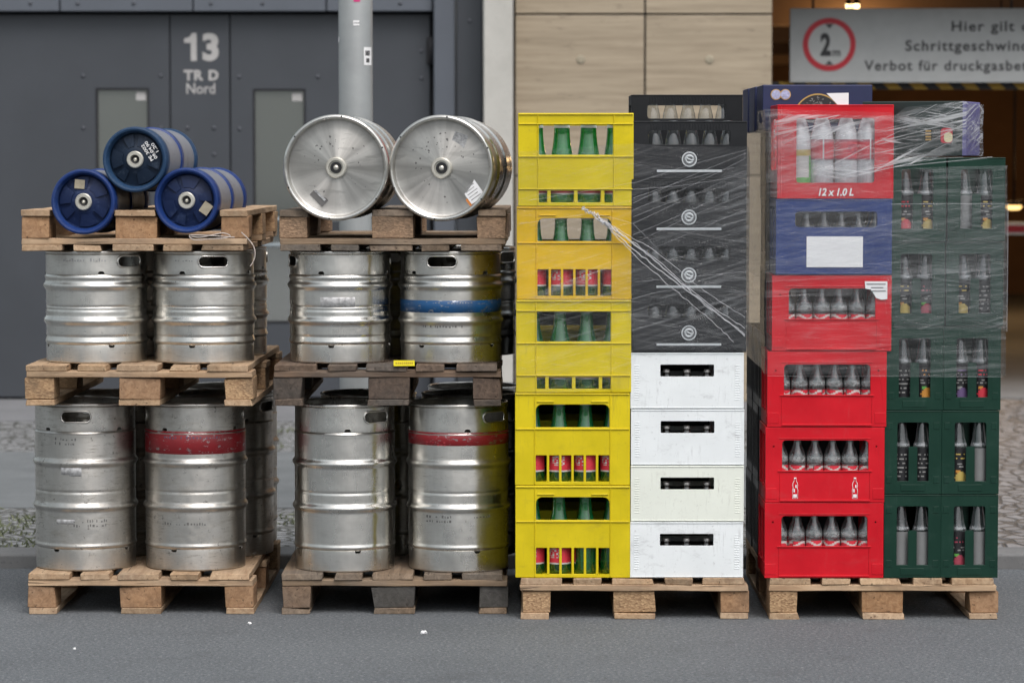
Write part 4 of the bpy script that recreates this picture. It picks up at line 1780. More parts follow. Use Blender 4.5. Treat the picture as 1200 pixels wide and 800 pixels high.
def bottle(kind, prof, glassm, capm, cap, label=None, inner=None):
    b = thing('glass_bottle' if kind != 'pet' else 'plastic_bottle')
    bm = bmesh.new()
    lathe(bm, prof, 24)
    obj('glass' if kind != 'pet' else 'bottle_wall', bm, glassm, b, smooth=60)
    if cap:
        bm = bmesh.new()
        r, z0, z1 = cap
        lathe(bm, [(r * 1.06, z0), (r * 1.06, z0 + .004), (r * .98, z1 - .002), (r * .85, z1), (0, z1)], 20)
        obj('cap', bm, capm, b, smooth=40)
    if label is not None:
        raw('label', label, None, b)
    return b


def place(proto, x, y, z, rot, label, group, cat='bottle'):
    k = copy_tree(proto)
    k.location = (x, y, z)
    k.rotation_euler = (0, 0, rot)
    return tag(k, label, cat, group)


def lab_red(u, v):
    if v > .9 or v < .07:
        return 1
    if .3 < v < .78 and abs(u) < .3 and (int(u * 30) + int(v * 20)) % 3:
        return 1 if mnoise.noise(Vector((u * 9, v * 9, 2))) > -.1 else 0
    return 0


def lab_wave(u, v):
    return 1 if abs(v - .80 - .16 * math.sin(u * 8)) < .10 or (abs(v - .42 - .1 * math.sin(u * 6)) < .08) else 0


def fruit_label(seed, colr, leaf):
    rg_ = random.Random(seed)
    dash = [[rg_.random() < .6 for _ in range(22)] for _ in range(30)]

    def fn(u, v):
        du, dv = (u - .02) / .34, (v - .17) / .17
        if du * du + dv * dv < 1:
            return 2
        if ((u + .14) / .17) ** 2 + ((v - .34) / .06) ** 2 < 1:
            return 3
        j = int(v * 26)
        if .42 < v < .56 and j % 2 == 0 and abs(u) < .34 and dash[j][int((u + 1) * 10.9)]:
            return 1
        if .66 < v < .9 and j % 3 == 0 and abs(u) < .3 and dash[j][int((u + 1) * 10.9)]:
            return 2
        return 0
    return fn, ('l_black', 'l_text', colr, leaf)


def text_label(seed):
    rg_ = random.Random(seed)
    dash = [[rg_.random() < .7 for _ in range(22)] for _ in range(30)]

    def fn(u, v):
        j = int(v * 26)
        if v < .05:
            return 1
        if .14 < v < .92 and j % 3 == 0 and abs(u) < .36 and dash[j][int((u + 1) * 10.9)]:
            return 1
        return 0
    return fn, ('l_black', 'l_text')


P_GREEN = [(0, .004), (.036, .0), (.041, .006), (.0415, .13), (.039, .15), (.030, .185), (.0235, .215), (.021, .25), (.0205, .268), (.0215, .270), (.0215, .276), (.019, .28)]
P_WIDE = [(0, .004), (.036, .0), (.041, .006), (.0415, .12), (.040, .14), (.036, .175), (.031, .205), (.028, .235), (.0265, .262), (.0275, .266), (.0275, .272), (.025, .276)]
P_COLA = [(0, .006), (.024, .0), (.028, .004), (.029, .03), (.0265, .06), (.0262, .075), (.0275, .10), (.0278, .112), (.027, .118), (.0295, .132), (.0290, .146), (.0235, .164), (.0155, .182), (.0125, .20), (.0118, .226), (.0135, .228), (.0135, .238), (.012, .24)]
P_JUICE = [(0, .006), (.027, .0), (.031, .004), (.0315, .15), (.030, .160), (.0255, .172), (.0235, .180), (.0205, .205), (.0165, .228), (.0145, .240), (.0145, .252), (.0125, .254)]
P_BEER = [(0, .004), (.026, 0), (.0295, .004), (.030, .060), (.026, .075), (.0165, .092), (.0135, .104), (.0115, .114), (.0125, .116), (.0125, .121), (.0110, .123)]
P_WATER = [(0, .004), (.024, 0), (.028, .005), (.0285, .11), (.026, .130), (.0205, .152), (.0175, .170), (.0165, .186), (.0155, .192)]
P_PET = [(0, .008), (.034, .0), (.041, .006), (.042, .10), (.040, .125), (.042, .15), (.0415, .19), (.036, .225), (.026, .258), (.016, .282), (.0135, .288), (.0135, .3)]

B_green = bottle('green', P_GREEN, 'green_glass', 'cap_white', (.0205, .268, .284), raster_label(.0421, .035, .108, lab_red, mats=('l_red', 'l_white')))
B_wide = bottle('green', P_WIDE, 'green_glass', 'cap_white', (.0268, .262, .280), raster_label(.0421, .03, .098, lab_red, mats=('l_red', 'l_white')))
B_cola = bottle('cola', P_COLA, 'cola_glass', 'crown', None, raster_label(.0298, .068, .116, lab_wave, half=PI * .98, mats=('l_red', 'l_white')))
B_beer = bottle('beer', P_BEER, 'amber_glass', 'crown', (.0130, .114, .125))
B_water = bottle('water', P_WATER, 'clear_glass', 'crown', None)
B_pet = bottle('pet', P_PET, 'pet', 'l_red', (.0150, .286, .306), raster_label(.0428, .125, .195, lab_red, half=PI * .98, mats=('l_red', 'l_pink')))
B_petg = bottle('pet', P_PET, 'pet', 'l_red', (.0150, .286, .306), raster_label(.0428, .02, .160, lambda u, v: 1 if v > .85 else (2 if abs(u) < .25 and v > .3 else 0), half=PI * .98, mats=('l_green', 'l_yellow', 'l_white')))
JL = []
for i, (c, lf) in enumerate((('l_orange', 'l_green'), ('l_red', 'l_orange'), ('l_violet', 'l_text'), ('l_pink', 'l_green'), ('l_yellow', 'l_orange'))):
    fn, ms = fruit_label(20 + i, c, lf)
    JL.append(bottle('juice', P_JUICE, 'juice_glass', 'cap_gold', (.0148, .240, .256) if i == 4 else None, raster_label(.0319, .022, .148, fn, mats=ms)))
fn, ms = text_label(31)
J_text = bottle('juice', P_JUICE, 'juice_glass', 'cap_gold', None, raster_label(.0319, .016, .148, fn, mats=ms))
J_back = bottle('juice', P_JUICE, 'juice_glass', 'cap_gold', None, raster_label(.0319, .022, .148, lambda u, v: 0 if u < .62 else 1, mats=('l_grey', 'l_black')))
PROTO_BOTTLES = [B_green, B_wide, B_cola, B_beer, B_water, B_pet, B_petg, J_text, J_back] + JL

# ------------------------------------------------------------------ crates


def crate(name, w, d, h, mat, fholes, sholes=(), ribs=(), front_extra=None, t=0.009, lip_=0.006, bev=0.0022, base=True):
    """an open bottle crate: front, back, two sides, base and a stacking rim; origin at the bottom centre of the front"""
    c = thing(name)
    for nm, y, flip in (('front_panel', 0, 1), ('back_panel', d, -1)):
        bm = panel_bm(rrect(-w / 2, w / 2, 0.0, h - .0015), fholes, t)
        for (x0, x1, z0, z1, dp) in ribs:
            box(bm, x0, x1, -dp, 0.001, z0, z1)
        if flip < 0:
            for v in bm.verts:
                v.co.y = d - v.co.y
            bmesh.ops.reverse_faces(bm, faces=bm.faces)
        obj(nm, bm, mat, c, bevel=bev)
    for s in (-1, 1):
        bm = panel_bm(rrect(t + .0005, d - t - .0005, 0.0, h - .0015), sholes, t)
        # turn XZ panel into YZ
        for v in bm.verts:
            x, y = v.co.x, v.co.y
            v.co.x, v.co.y = s * (w / 2 - y), x
        obj('side_panel', bm, mat, c, bevel=bev)
    if base:
        bm = bmesh.new()
        box(bm, -w / 2 + t + .001, w / 2 - t - .001, t + .001, d - t - .001, 0.002, 0.010)
        obj('base', bm, mat, c)
    return c


def hole(x0, x1, z0, z1, r=.004, top_only=False):
    return rrect(x0, x1, z0, z1, r, 4, top_only)


def ribset(w, h, x, zs):
    rb = [(-x - .004, -x, .003, h - .004, .0035), (x, x + .004, .003, h - .004, .0035)]
    for z in zs:
        rb.append((-w / 2 + .002, w / 2 - .002, z, z + .004, .0045))
    return rb


# --- yellow crates (two patterns)
WY, DY, HY = .403, .300, .3255
fh = [hole(-.129, .129, HY - .147, HY - .043, .004)]
for a, b_ in ((-.129, -.100), (-.0875, -.0065), (.0065, .0875), (.100, .129)):
    fh.append(hole(a, b_, HY - .313, HY - .272, .002))
CY_A = crate('bottle_crate', WY, DY, HY, 'yellow', fh, [hole(.05, .25, HY - .12, HY - .045, .012)], ribset(WY, HY, .1305, (HY - .0415, HY - .155, HY - .008, HY - .268)))
fh = [hole(-.129, .129, HY - .122, HY - .042, .022, True)]
sw = .258 / 6
for k in range(6):
    fh.append(hole(-.129 + sw * k + (.0045 if k else 0), -.129 + sw * (k + 1) - (.0045 if k < 5 else 0), HY - .313, HY - .221, .002))
CY_B = crate('bottle_crate', WY, DY, HY, 'yellow', fh, [hole(.05, .25, HY - .12, HY - .045, .012)],
             ribset(WY, HY, .1305, (HY - .008, HY - .130)) + [(-.125, -.065, HY - .034, HY - .029, .004), (.065, .125, HY - .034, HY - .029, .004)])
YC = Y3 + .012
ypx = [671.5, 671.5, 672.5, 673.5, 674.5]
ylab = ['lowest yellow crate', 'second yellow crate from the bottom', 'middle yellow crate', 'second yellow crate from the top', 'topmost yellow crate']
yb = ['lowest yellow crate', 'yellow crate second from bottom', 'middle yellow crate', 'yellow crate second from top', 'topmost yellow crate']
for i in range(5):
    k = copy_tree(CY_A if i in (2, 4) else CY_B)
    z = PH + .0015 + i * (HY + .0003)
    k.location = (ax(ypx[i], YC), YC + (.002 * (i % 2)), z)
    tag(k, ['lowest yellow crate, standing on the pallet', 'second yellow crate from the bottom, not yet under film', 'middle yellow crate of its stack, under the edge of the film',
            'warm yellow crate, second from the top, behind the knotted film', 'topmost yellow crate with green bottles showing in its open window'][i], 'crate', 'yellow bottle crates')
    if i < 3:
        k2 = copy_tree(CY_B)
        k2.location = (k.location.x + .004, YC + .306, z)
        tag(k2, 'yellow crate in the row behind, back of the %s' % yb[i], 'crate', 'yellow bottle crates')
    if i == 3:
        recolour(k, 'yellow_warm', ('front_panel', 'back_panel', 'side_panel', 'base'))
    for r_ in range(2):
        for j in range(4):
            px_ = (j - 1.5) * .0935
            place(B_wide if i == 4 else B_green, k.location.x + px_, k.location.y + .052 + .094 * r_, z + .0105, R(random.uniform(-35, 35) + (180 if (i, j) in ((0, 2), (0, 3)) else 0)),
                  'green bottle, %s from left, %s row, %s' % (ORD[j + 1], 'front' if r_ == 0 else 'second', yb[i]), 'green bottles in the yellow crates')

# --- white crates
WW, DW, HW = .397, .300, .1975
CW = crate('bottle_crate', WW, DW, HW, 'white', [hole(-.094, .094, HW - .085, HW - .043, .004)], [hole(.08, .22, HW - .085, HW - .043, .006)],
           [(-WW / 2 + .001, WW / 2 - .001, HW - .006, HW - .003, .0022), (-WW / 2 + .004, WW / 2 - .004, .002, .005, .0015)] +
           [(s * (WW / 2 - .022) - .009, s * (WW / 2 - .022) + .009, .03 + q * .0085, .033 + q * .0085, .0012) for s in (-1, 1) for q in range(15)])
bm = bmesh.new()
for q in range(4):
    box(bm, -.186, .186, .062 + q * .058, .066 + q * .058, .012, .10)
obj('dark_filler', bm, 'black', CW)  # black strips added to keep the white crate's inside dark
wl_ = ['lowest white crate', 'cream white crate, second from the bottom', 'scuffed white crate, third from the bottom', 'topmost white crate']
wb = ['lowest white crate', 'cream white crate', 'third lowest white crate', 'topmost white crate']
for i in range(4):
    k = copy_tree(CW)
    z = PH + .0015 + i * (HW + .0008)
    k.location = (ax(806.5, YC), YC + random.uniform(0, .003), z)
    tag(k, ['lowest white crate, standing on the pallet beside the yellow stack', 'cream tinted white crate, second from the bottom of its stack',
            'scuffed white crate, third from the bottom of its stack', 'topmost white crate, directly under the black crates'][i], 'crate', 'white bottle crates')
    if i == 1:
        recolour(k, 'cream', ('front_panel', 'back_panel', 'side_panel', 'base'))
    for j in range(5):
        place(B_beer, k.location.x + (j - 2) * .072, k.location.y + .04, z + .011 - .030 * 0, 0,
              'dark bottle with grey crown cap, %s of five, in the %s' % (ORD[j + 1], wb[i]), 'capped bottles in the white crates')

# --- black crates
WB, DB, HB = .402, .300, .2015
CB = crate('bottle_crate', WB, DB, HB, 'black', [hole(-.143, .143, HB - .083, HB - .034, .010)], [hole(.06, .24, HB - .08, HB - .035, .008)],
           [(-WB / 2 + .001, WB / 2 - .001, HB - .006, HB - .002, .002)] + [(-.135 + q * .0104, -.1325 + q * .0104, HB - .03, HB - .010, .0012) for q in range(27)])
plainB = copy_tree(CB)
em = bmesh.new()
ez, er = HB - .134, .0265
disc(em, 0, ez, er, -.0004, 32, er * .84, 0, .0012)
disc(em, 0, ez, er * .8, -.0004, 28, 0, 1, .0010)
pts = []
for q in range(25):
    a = 2 * PI * q / 24
    pts.append((er * .52 * math.cos(a) * (1 if q < 13 else .9), -.0022, ez + er * .5 * math.sin(a)))
tube(em, pts, .0034, 6)
pts = [(er * .42 * math.cos(R(a_)) * (1 if s > 0 else 1), -.0024, ez + s * er * .21 + s * er * .2 * math.sin(R(a_))) for s, rg2 in ((1, range(20, 181, 20)),) for a_ in rg2]
pts += [(-er * .42 + er * .84 * q / 6, -.0024, ez + er * .2 - er * .4 * q / 6) for q in range(1, 6)]
pts += [(-er * .42 * math.cos(R(a_)), -.0024, ez - er * .21 - er * .2 * math.sin(R(a_))) for a_ in range(180, 19, -20)]
tube(em, pts, .0026, 6)
obj('round_emblem', em, ['silver_print', 'grey_print'], CB)
bm = bmesh.new()
box(bm, -.113, .113, -.0014, -.0004, HB - .1785, HB - .1705)
obj('silver_bar', bm, 'silver_print', CB)
ZB = PH + .0015 + 4 * (HW + .0008)
for i in range(4):
    k = copy_tree(CB)
    z = ZB + i * (HB + .0004)
    k.location = (ax(808, YC), YC + random.uniform(0, .003), z)
    tag(k, ['lowest black crate with silver emblem, on the topmost white crate', 'black crate with silver emblem, second from the bottom, under film',
            'black crate with silver emblem, second from the top, under film', 'top front black crate with silver emblem and ribbed clear bottles'][i], 'crate', 'black bottle crates')
    for j in range(5):
        place(B_water, k.location.x + (j - 2) * .0638 + .009, k.location.y + .045, z + .0105, 0,
              'clear glass bottle, %s of five in the %s' % (ORD[j + 1], ['lowest black crate', 'black crate second from bottom', 'black crate third from bottom', 'top front black crate'][i]), 'clear bottles in the black crates')
YB2 = Y3 + .42
for i in range(8):
    k = copy_tree(plainB)
    hb_ = (az(110, YB2) - PH - .003) / 8
    z = PH + .0015 + i * hb_
    k.location = (ax(804.5, YB2), YB2, z)
    k.scale = (1, 1, (hb_ - .0004) / HB)
    tag(k, 'topmost black crate of the rear stack, sticking up behind the front black crates' if i == 7 else 'black crate, %s from the bottom of the rear stack behind the white crates' % ORD[i + 1], 'crate', 'black bottle crates')
    if i == 7:
        for j in range(5):
            place(B_water, k.location.x + (j - 2) * .0638 + .007, k.location.y + .05, z + .011, 0, 'clear glass bottle, %s of five in the topmost rear black crate' % ORD[j + 1], 'clear bottles in the black crates')

# --- red crates for small bottles
WR, DR, HR = .417, .300, .2655
rfh = [hole(-.150, .152, HR - .153, HR - .047, .013, True)] + [rrect(s * .158 * 1.14 - .003, s * .158 * 1.14 + .003, HR - .072, HR - .066, .0028, 3) for s in (-1, 1)]
CR = crate('bottle_crate', WR, DR, HR, 'red', rfh, [hole(.03, .145, .05, HR - .03, .01), hole(.158, .27, .05, HR - .03, .01)],
           [(-.165, .165, HR - .157, HR - .153, .004), (-.158, .158, .004, .010, .004), (-.160, .160, HR - .041, HR - .0385, .0022),
            (-.159, -.157, .012, HR - .16, .002), (.157, .159, .012, HR - .16, .002), (-WR / 2 + .001, -.168, .012, .05, .0014), (.168, WR / 2 - .001, .012, .05, .0014)])
rpx = [968.5, 969, 971, 976]
rlab = ['lowest red crate, standing on the pallet', 'red crate with two white bottle pictograms, second from the bottom', 'third red crate from the bottom, half under the film edge', 'red crate with torn white sticker, directly under the blue crate']
rb = ['lowest red crate', 'red crate with bottle pictograms', 'third red crate from bottom', 'red crate with torn sticker']
YR = Y3 + .004
red_x = []
for i in range(4):
    k = copy_tree(CR)
    z = PH + .0015 + i * (HR + .0004)
    k.location = (ax(rpx[i], YR), YR + random.uniform(0, .004), z)
    tag(k, rlab[i], 'crate', 'red bottle crates')
    for r_ in range(2):
        for j in range(6):
            place(B_cola, k.location.x + (j - 2.5) * .0615 + (.004 if r_ else -.001), k.location.y + .044 + .062 * r_, z + .0105 + random.uniform(0, .004), random.uniform(0, 6.28),
                  'empty clear bottle, %s from left, %s row, in the %s' % (ORD[j + 1], 'front' if r_ == 0 else 'second', rb[i]), 'small bottles in the red crates')
    if i == 1:
        for s in (934, 1004.5):
            x = ax(s, YR) - k.location.x
            bm = bmesh.new()
            out = [(-.009, 0), (.009, 0), (.0095, .03), (.007, .037), (.009, .046), (.0075, .055), (.0035, .062), (.003, .070), (-.003, .070), (-.0035, .062), (-.0075, .055), (-.009, .046), (-.007, .037), (-.0095, .03)]
            tube(bm, [(x + a, -.0008, .014 + b_) for a, b_ in out], .0011, 5, True)
            box(bm, x - .004, x + .004, -.0012, -.0003, .069 + .015, .073 + .015)
            box(bm, x - .0065, x + .0065, -.0012, -.0003, .018, .029)
            box(bm, x - .006, x - .001, -.0012, -.0003, .036, .048)
            box(bm, x + .001, x + .0055, -.0012, -.0003, .052, .062)
            obj('bottle_pictogram', bm, 'white_print', k)
    if i == 3:
        bm = bmesh.new()
        x0, x1, zt_, zb_ = ax(1014.5, YR) - k.location.x, ax(1041, YR) - k.location.x, az(329.5, YR) - z, az(351, YR) - z
        zm = az(338, YR) - z
        vs = [bm.verts.new((a, -.0052, b_)) for a, b_ in ((x0, zt_), (x0 + .002, zm), (x0 + .022, zm - .004), (x0 + .04, zb_ + .006), (x0 + .058, zb_), (x1, zb_ + .002), (x1, zt_))]
        bm.faces.new(vs[::-1])
        ws = [bm.verts.new(v.co + Vector((0, -.0006, 0))) for v in vs]
        bm.faces.new(ws)
        st = obj('torn_sticker', bm, 'paper', k)
        bm = bmesh.new()
        for q in range(3):
            box(bm, x0 + .006 + .016 * (q > 0), x1 - .006 - .008 * (q % 2), -.0064, -.0059, zt_ - .012 - q * .012, zt_ - .008 - q * .012)
        obj('sticker_print', bm, 'grey_print', st)
# --- blue crate
CBl = crate('bottle_crate', WR - .012, DR, HR, 'blue', [hole(-.135, .15, HR - .10, HR - .045, .012)], [hole(.03, .145, .05, HR - .03, .01), hole(.158, .27, .05, HR - .03, .01)],
            [(-.2, .2, HR - .006, HR - .002, .002), (-.2, .2, .003, .008, .002)])
z = PH + .0015 + 4 * (HR + .0004)
CBl.location = (ax(977.5, YR), YR, z)
tag(CBl, 'blue crate with blank white label between red crates, under film', 'crate')
bm = bmesh.new()
box(bm, ax(945.5, YR) - CBl.location.x, ax(1011.5, YR) - CBl.location.x, -.0030, -.0010, az(313, YR) - z, az(277, YR) - z)
obj('blank_label', bm, 'paper', CBl)
for j in range(6):
    place(B_cola, CBl.location.x + (j - 2.5) * .0605, YR + .044, z + .0105, random.uniform(0, 6), 'empty clear bottle, %s from left, in the blue crate' % ORD[j + 1], 'small bottles in the blue crate')
# --- top red crate
HT = .328
CT = crate('bottle_crate', .405, DR, HT, 'red', [hole(-.136, .136, .055, HT - .048, .010)] + [rrect(s * .172 - .003, s * .172 + .003, HT - .128, HT - .122, .0028, 3) for s in (-1, 1)],
           [hole(.03, .27, .1, HT - .05, .012)], [(-.2, .2, HT - .006, HT - .002, .002), (-.19, -.1875, .004, HT - .008, .002)])
ztop = z + HR + .0004
CT.location = (ax(979, YR), YR, ztop)
tag(CT, 'topmost red crate printed 12 x 1.0 L, wrapped in film', 'crate')
tb = text_bm('12 x 1.0 L', az(220.5, YR) - az(229.5, YR), ax(1000.5, YR) - ax(959.5, YR), .03, 1.0, .22)
move(tb, ax(959.5, YR) - CT.location.x, -.0008, az(229.5, YR) - ztop)
obj('printed_lettering', tb, 'white_print', CT)
for j, px in enumerate((938, 965, 993.5, 1019)):
    place(B_petg if j == 0 else B_pet, ax(px, YR), YR + .056, ztop + .0105 - .012 * 0, random.uniform(0, 6) if j else 0,
          ['plastic bottle with green label at the left in the topmost red crate', 'plastic bottle with red label, second from left in the topmost red crate',
           'plastic bottle with red label, third from left in the topmost red crate', 'plastic bottle with red label, rightmost in the topmost red crate'][j], 'plastic bottles in the top red crate')
# --- green crates
WG, DG, HG = .2005, .300, .2945
gout = rrect(-.055, .055, .042, HG - .045, .009, 4)
post_w, post_h = .0155, HG - .128
gout = []
base_z = .045
for x, zz_ in rrect(-.055, .055, base_z, HG - .043, .009, 4):
    gout.append((x, zz_))
# bottom post rises into the opening: cut the outline's lower edge
low = [p for p in gout if p[1] < .06]
up = [p for p in gout if p[1] >= .06]
gpoly = [(-.055, base_z), (-post_w, base_z), (-post_w, post_h - .004), (-post_w + .004, post_h), (post_w - .004, post_h), (post_w, post_h - .004), (post_w, base_z), (.055, base_z)] + up
CG = crate('bottle_crate', WG, DG, HG, 'green', [gpoly], [hole(.04, .26, .06, HG - .05, .012)],
           [(-WG / 2 + .001, WG / 2 - .001, HG - .005, HG - .002, .0018), (-.042, .042, .010, .034, .0018)] +
           [(sx - .010, sx + .010, sz - .012, sz + .012, .0013) for sx in (-.082, .082) for sz in (.05, HG - .055)], t=.010)
glx = [1072.5, 1072.8, 1074, 1075, 1075.5]
grx = [1140, 1140.3, 1141.5, 1144, 1144.5]
lv = ['lowest', 'second lowest', 'middle', 'second highest', 'topmost']
JM = {(0, 0): ('back', 'back'), (0, 1): (3, 'back'), (1, 0): ('text', 'text'), (1, 1): (4, 'back'), (2, 0): ('text', 0), (2, 1): (2, 1), (3, 0): (4, 3), (3, 1): (4, 'text'), (4, 0): (1, 4), (4, 1): ('back', 4)}
JN = {'back': 'grey backed label', 'text': 'black text label', 0: 'orange fruit label', 1: 'red fruit label', 2: 'dark violet label', 3: 'pink fruit label', 4: 'yellow fruit label'}
YG = Y3 + .014
for i in range(5):
    for s in range(2):
        k = copy_tree(CG)
        z = PH + .0015 + i * (HG + .0004)
        k.location = (ax((glx, grx)[s][i], YG), YG + random.uniform(0, .004), z)
        sd = ('left', 'right')[s]
        tag(k, 'dark green crate, %s in the %s green stack%s' % (lv[i], sd, (', on the pallet', ', uncovered', ', half under film', ', under film', ', below the dark box')[i]), 'crate', 'green bottle crates')
        k2 = copy_tree(CG)
        k2.location = (k.location.x - .006, YG + .309, z)
        tag(k2, 'dark green crate in the second row, behind the %s %s green crate' % (lv[i], sd), 'crate', 'green bottle crates')
        for q in range(2):
            kd = JM[(i, s)][q]
            pr = J_back if kd == 'back' else J_text if kd == 'text' else JL[kd]
            place(pr, k.location.x + (q - .5) * .073, k.location.y + .048, z + .012, R(random.uniform(-14, 14)),
                  'juice bottle with %s, %s in the %s %s green crate' % (JN[kd], ('left', 'right')[q], lv[i], sd), 'juice bottles in the green crates')
for p_ in (CY_A, CY_B, CW, CB, plainB, CR, CG, *PROTO_BOTTLES):
    for c in list(p_.children_recursive):
        bpy.data.objects.remove(c)
    bpy.data.objects.remove(p_)

# --- rows behind the red stack: tall black crates, dark crates with yellow bottles, navy cartons
HK = .2785
CK = crate('slotted_crate', .4, .30, HK, 'black', [], [hole(.02 + q * .068, .068 + q * .068, .03, HK - .03, .02) for q in range(4)], [])
first = True
rowname = ['second row', 'third row', 'rear row']
for r_ in range(3):
    for i in range(3):
        k = CK if first else copy_tree(CK)
        first = False
        k.location = (ax(904, YR) + .205 - .002 * r_, YR + .306 + .302 * r_, PH + .0015 + i * (HK + .0003))
        tag(k, 'black slotted crate, %s of its stack, in the %s behind the red crates' % (['lowest', 'middle', 'topmost'][i], rowname[r_]), 'crate', 'black slotted crates')
for i in range(5):
    k = copy_tree(CK)
    k.location = (ax(1108, YG) + .03, YG + .625, PH + .0015 + i * (HK + .0003))
    tag(k, 'black slotted crate, %s from the bottom, behind the dark green crates' % ORD[i + 1], 'crate', 'black slotted crates')
    if i < 4:
        k = copy_tree(CK)
        k.location = (ax(672, YC) + .01, YC + .615, PH + .0015 + i * (HK + .0003))
        tag(k, 'black slotted crate, %s from the bottom, behind the yellow crates' % ORD[i + 1], 'crate', 'black slotted crates')
zk = PH + .0015 + 3 * (HK + .0003)
HD = .243
CD = crate('bottle_crate', .4, .30, HD, 'brown_plastic', [hole(-.15, .15, .05, HD - .05, .02)], [hole(.02, .28, .05, HD - .02, .012)], [])
yb_ = bottle('drink', [(0, .003), (.03, 0), (.034, .004), (.0345, .15), (.025, .18), (.014, .2), (.0135, .225)], 'yellow_drink', 'cap_gold', (.0145, .22, .232))
for i in range(3):
    k = CD if i == 0 else copy_tree(CD)
    k.location = (ax(904, YR) + .207, YR + .306, zk + i * (HD + .0003))
    tag(k, 'dark brown crate, %s of three, behind the red crates' % ['lowest', 'middle', 'topmost'][i], 'crate', 'dark brown crates')
    if i == 2:
        for j in range(3):
            b_ = yb_ if j == 0 else copy_tree(yb_)
            b_.location = (k.location.x - .152, k.location.y + .055 + .085 * j, k.location.z + .011)
            tag(b_, 'yellow bottle, %s from the front, in the topmost dark brown crate' % ORD[j + 1], 'bottle', 'yellow bottles in the brown crate')
zc = zk + 3 * (HD + .0003)


def carton(x, y, z, w, d, h, mat, label, name='cardboard_box', yaw=0, sidemat=None):
    c = thing(name, (x, y, z), (0, 0, R(yaw)), label, 'box')
    bm = bmesh.new()
    box(bm, -w / 2, w / 2, 0, d, 0, h)
    if sidemat:
        for f in bm.faces:
            if f.normal.x > .5:
                f.material_index = 1
    o = obj('box_body', bm, [mat] + ([sidemat] if sidemat else []), c, bevel=.004)
    return c


HN = az(99.5, YR + .31) - zc
for r_ in range(3):
    yy = YR + .306 + .302 * r_
    if r_:
        # plain brown cartons carry the rear navy boxes
        for i in range(3):
            carton(ax(904, YR) + .31, yy, zk + i * (HD + .0003), .34, .29, HD, 'brown_card', 'plain brown carton, %s in the %s stack behind the dark crates' % (['lowest', 'middle', 'topmost'][i], rowname[r_]))
    nb = carton(ax((893.5, 884, 876)[r_], yy) + .196, yy, zc, .392, .28, HN, 'navy_card',
                ['navy carton with oval emblem and white sticker behind the topmost red crate', 'navy carton in the third row behind the front navy carton', 'rearmost navy carton on the right stack'][r_])
    if r_ == 0:
        NX = nb.location.x
        YN = yy
        bm = bmesh.new()
        for q in (0, 1):
            disc(bm, ax(909 + q * 11, YN) - NX, az(111, YN) - zc, .0195, -.0006 - .0001 * q, 24, 0, 0, .0012)
        obj('oval_emblem', bm, 'gold', nb)
        bm = bmesh.new()
        for q in (0, 1):
            disc(bm, ax(909 + q * 11, YN) - NX, az(111, YN) - zc, .0165, -.0022 - .0001 * q, 24, 0, 0, .0006)
        obj('emblem_field', bm, 'lilac', nb)
        # black arch with a gold edge and pale leaves
        for rad, m_, yo in ((.098, 'gold', -.0006), (.094, 'ink', -.0014)):
            bm = bmesh.new()
            cx_ = ax(958, YN) - NX
            cz_ = az(150, YN) - zc
            vs = []
            for q in range(25):
                a = R(10 + 160 * q / 24)
                vs.append((cx_ + rad * math.cos(a), max(.004, cz_ + rad * 1.25 * math.sin(a))))
            merge(bm, move(panel_bm(vs, [], .0007), 0, yo - .0007, 0))
            obj('arch_print', bm, m_, nb)
        bm = bmesh.new()
        rg3 = random.Random(2)
        for q in range(60):
            a = R(rg3.uniform(35, 145))
            rr_ = .094 * rg3.uniform(.62, .93)
            x_, z_ = ax(958, YN) - NX + rr_ * math.cos(a), az(150, YN) - zc + rr_ * 1.25 * math.sin(a)
            s_ = rg3.uniform(.003, .008)
            t0 = rg3.uniform(0, 6)
            vs = [bm.verts.new((x_ + s_ * f_ * math.cos(t0 + g_ * 2), -.0024, z_ + s_ * f_ * math.sin(t0 + g_ * 2))) for g_, f_ in ((0, 1.3), (1, .35), (2, .4))]
            bm.faces.new(vs)
        obj('leaf_print', bm, 'l_text', nb)
        bm = bmesh.new()
        vs = [bm.verts.new((ax(p, YN) - NX, -.0030, az(q, YN) - zc)) for p, q in ((968, 109.5), (994, 109), (994, 127), (985, 127))]
        ws = [bm.verts.new(v.co + Vector((0, .0005, 0))) for v in vs]
        bm.faces.new(vs)
        bm.faces.new(ws[::-1])
        obj('white_sticker', bm, 'paper', nb)

# dark box lying on the green crates
zg = PH + .0015 + 5 * (HG + .0004) + .003
YX = Y3 + .035
ang = -20
wbx, dbx, hbx = .36, .29, az(118.5, YX) - zg
Xc = ax(1128, YX)
# near right corner at (Xc, YX)
dbox = thing('cardboard_box', (Xc, YX, zg), (0, 0, R(ang)), 'dark green carton with violet end, turned aslant on the green crates', 'box')
bm = bmesh.new()
box(bm, -wbx, 0, 0, dbx, 0, hbx)
for f in bm.faces:
    f.normal_update()
    if f.normal.x > .5:
        f.material_index = 1
obj('box_body', bm, ['dark_card', 'violet_card'], dbox, bevel=.004)
for (x0, x1, z0, z1, m_) in ((-.132, -.112, .055, .095, 'gold'), (-.108, -.08, .058, .088, 'dark_print'), (-.078, -.036, .045, .098, 'l_red'), (-.066, -.036, .048, .082, 'l_cream')):
    bm = bmesh.new()
    if m_ in ('gold', 'dark_print'):
        for q in range(4):
            box(bm, x0, x1, -.0016, -.0004, z0 + q * .010, z0 + q * .010 + .005)
    else:
        merge(bm, move(panel_bm(rrect(x0, x1, z0, z1, .012, 5), [], .0006), 0, -.0012 - (.0008 if m_ == 'l_cream' else 0), 0))
    obj('box_print', bm, m_, dbox)

# ------------------------------------------------------------------ stretch film


def catmull_closed(pts):
    return pts


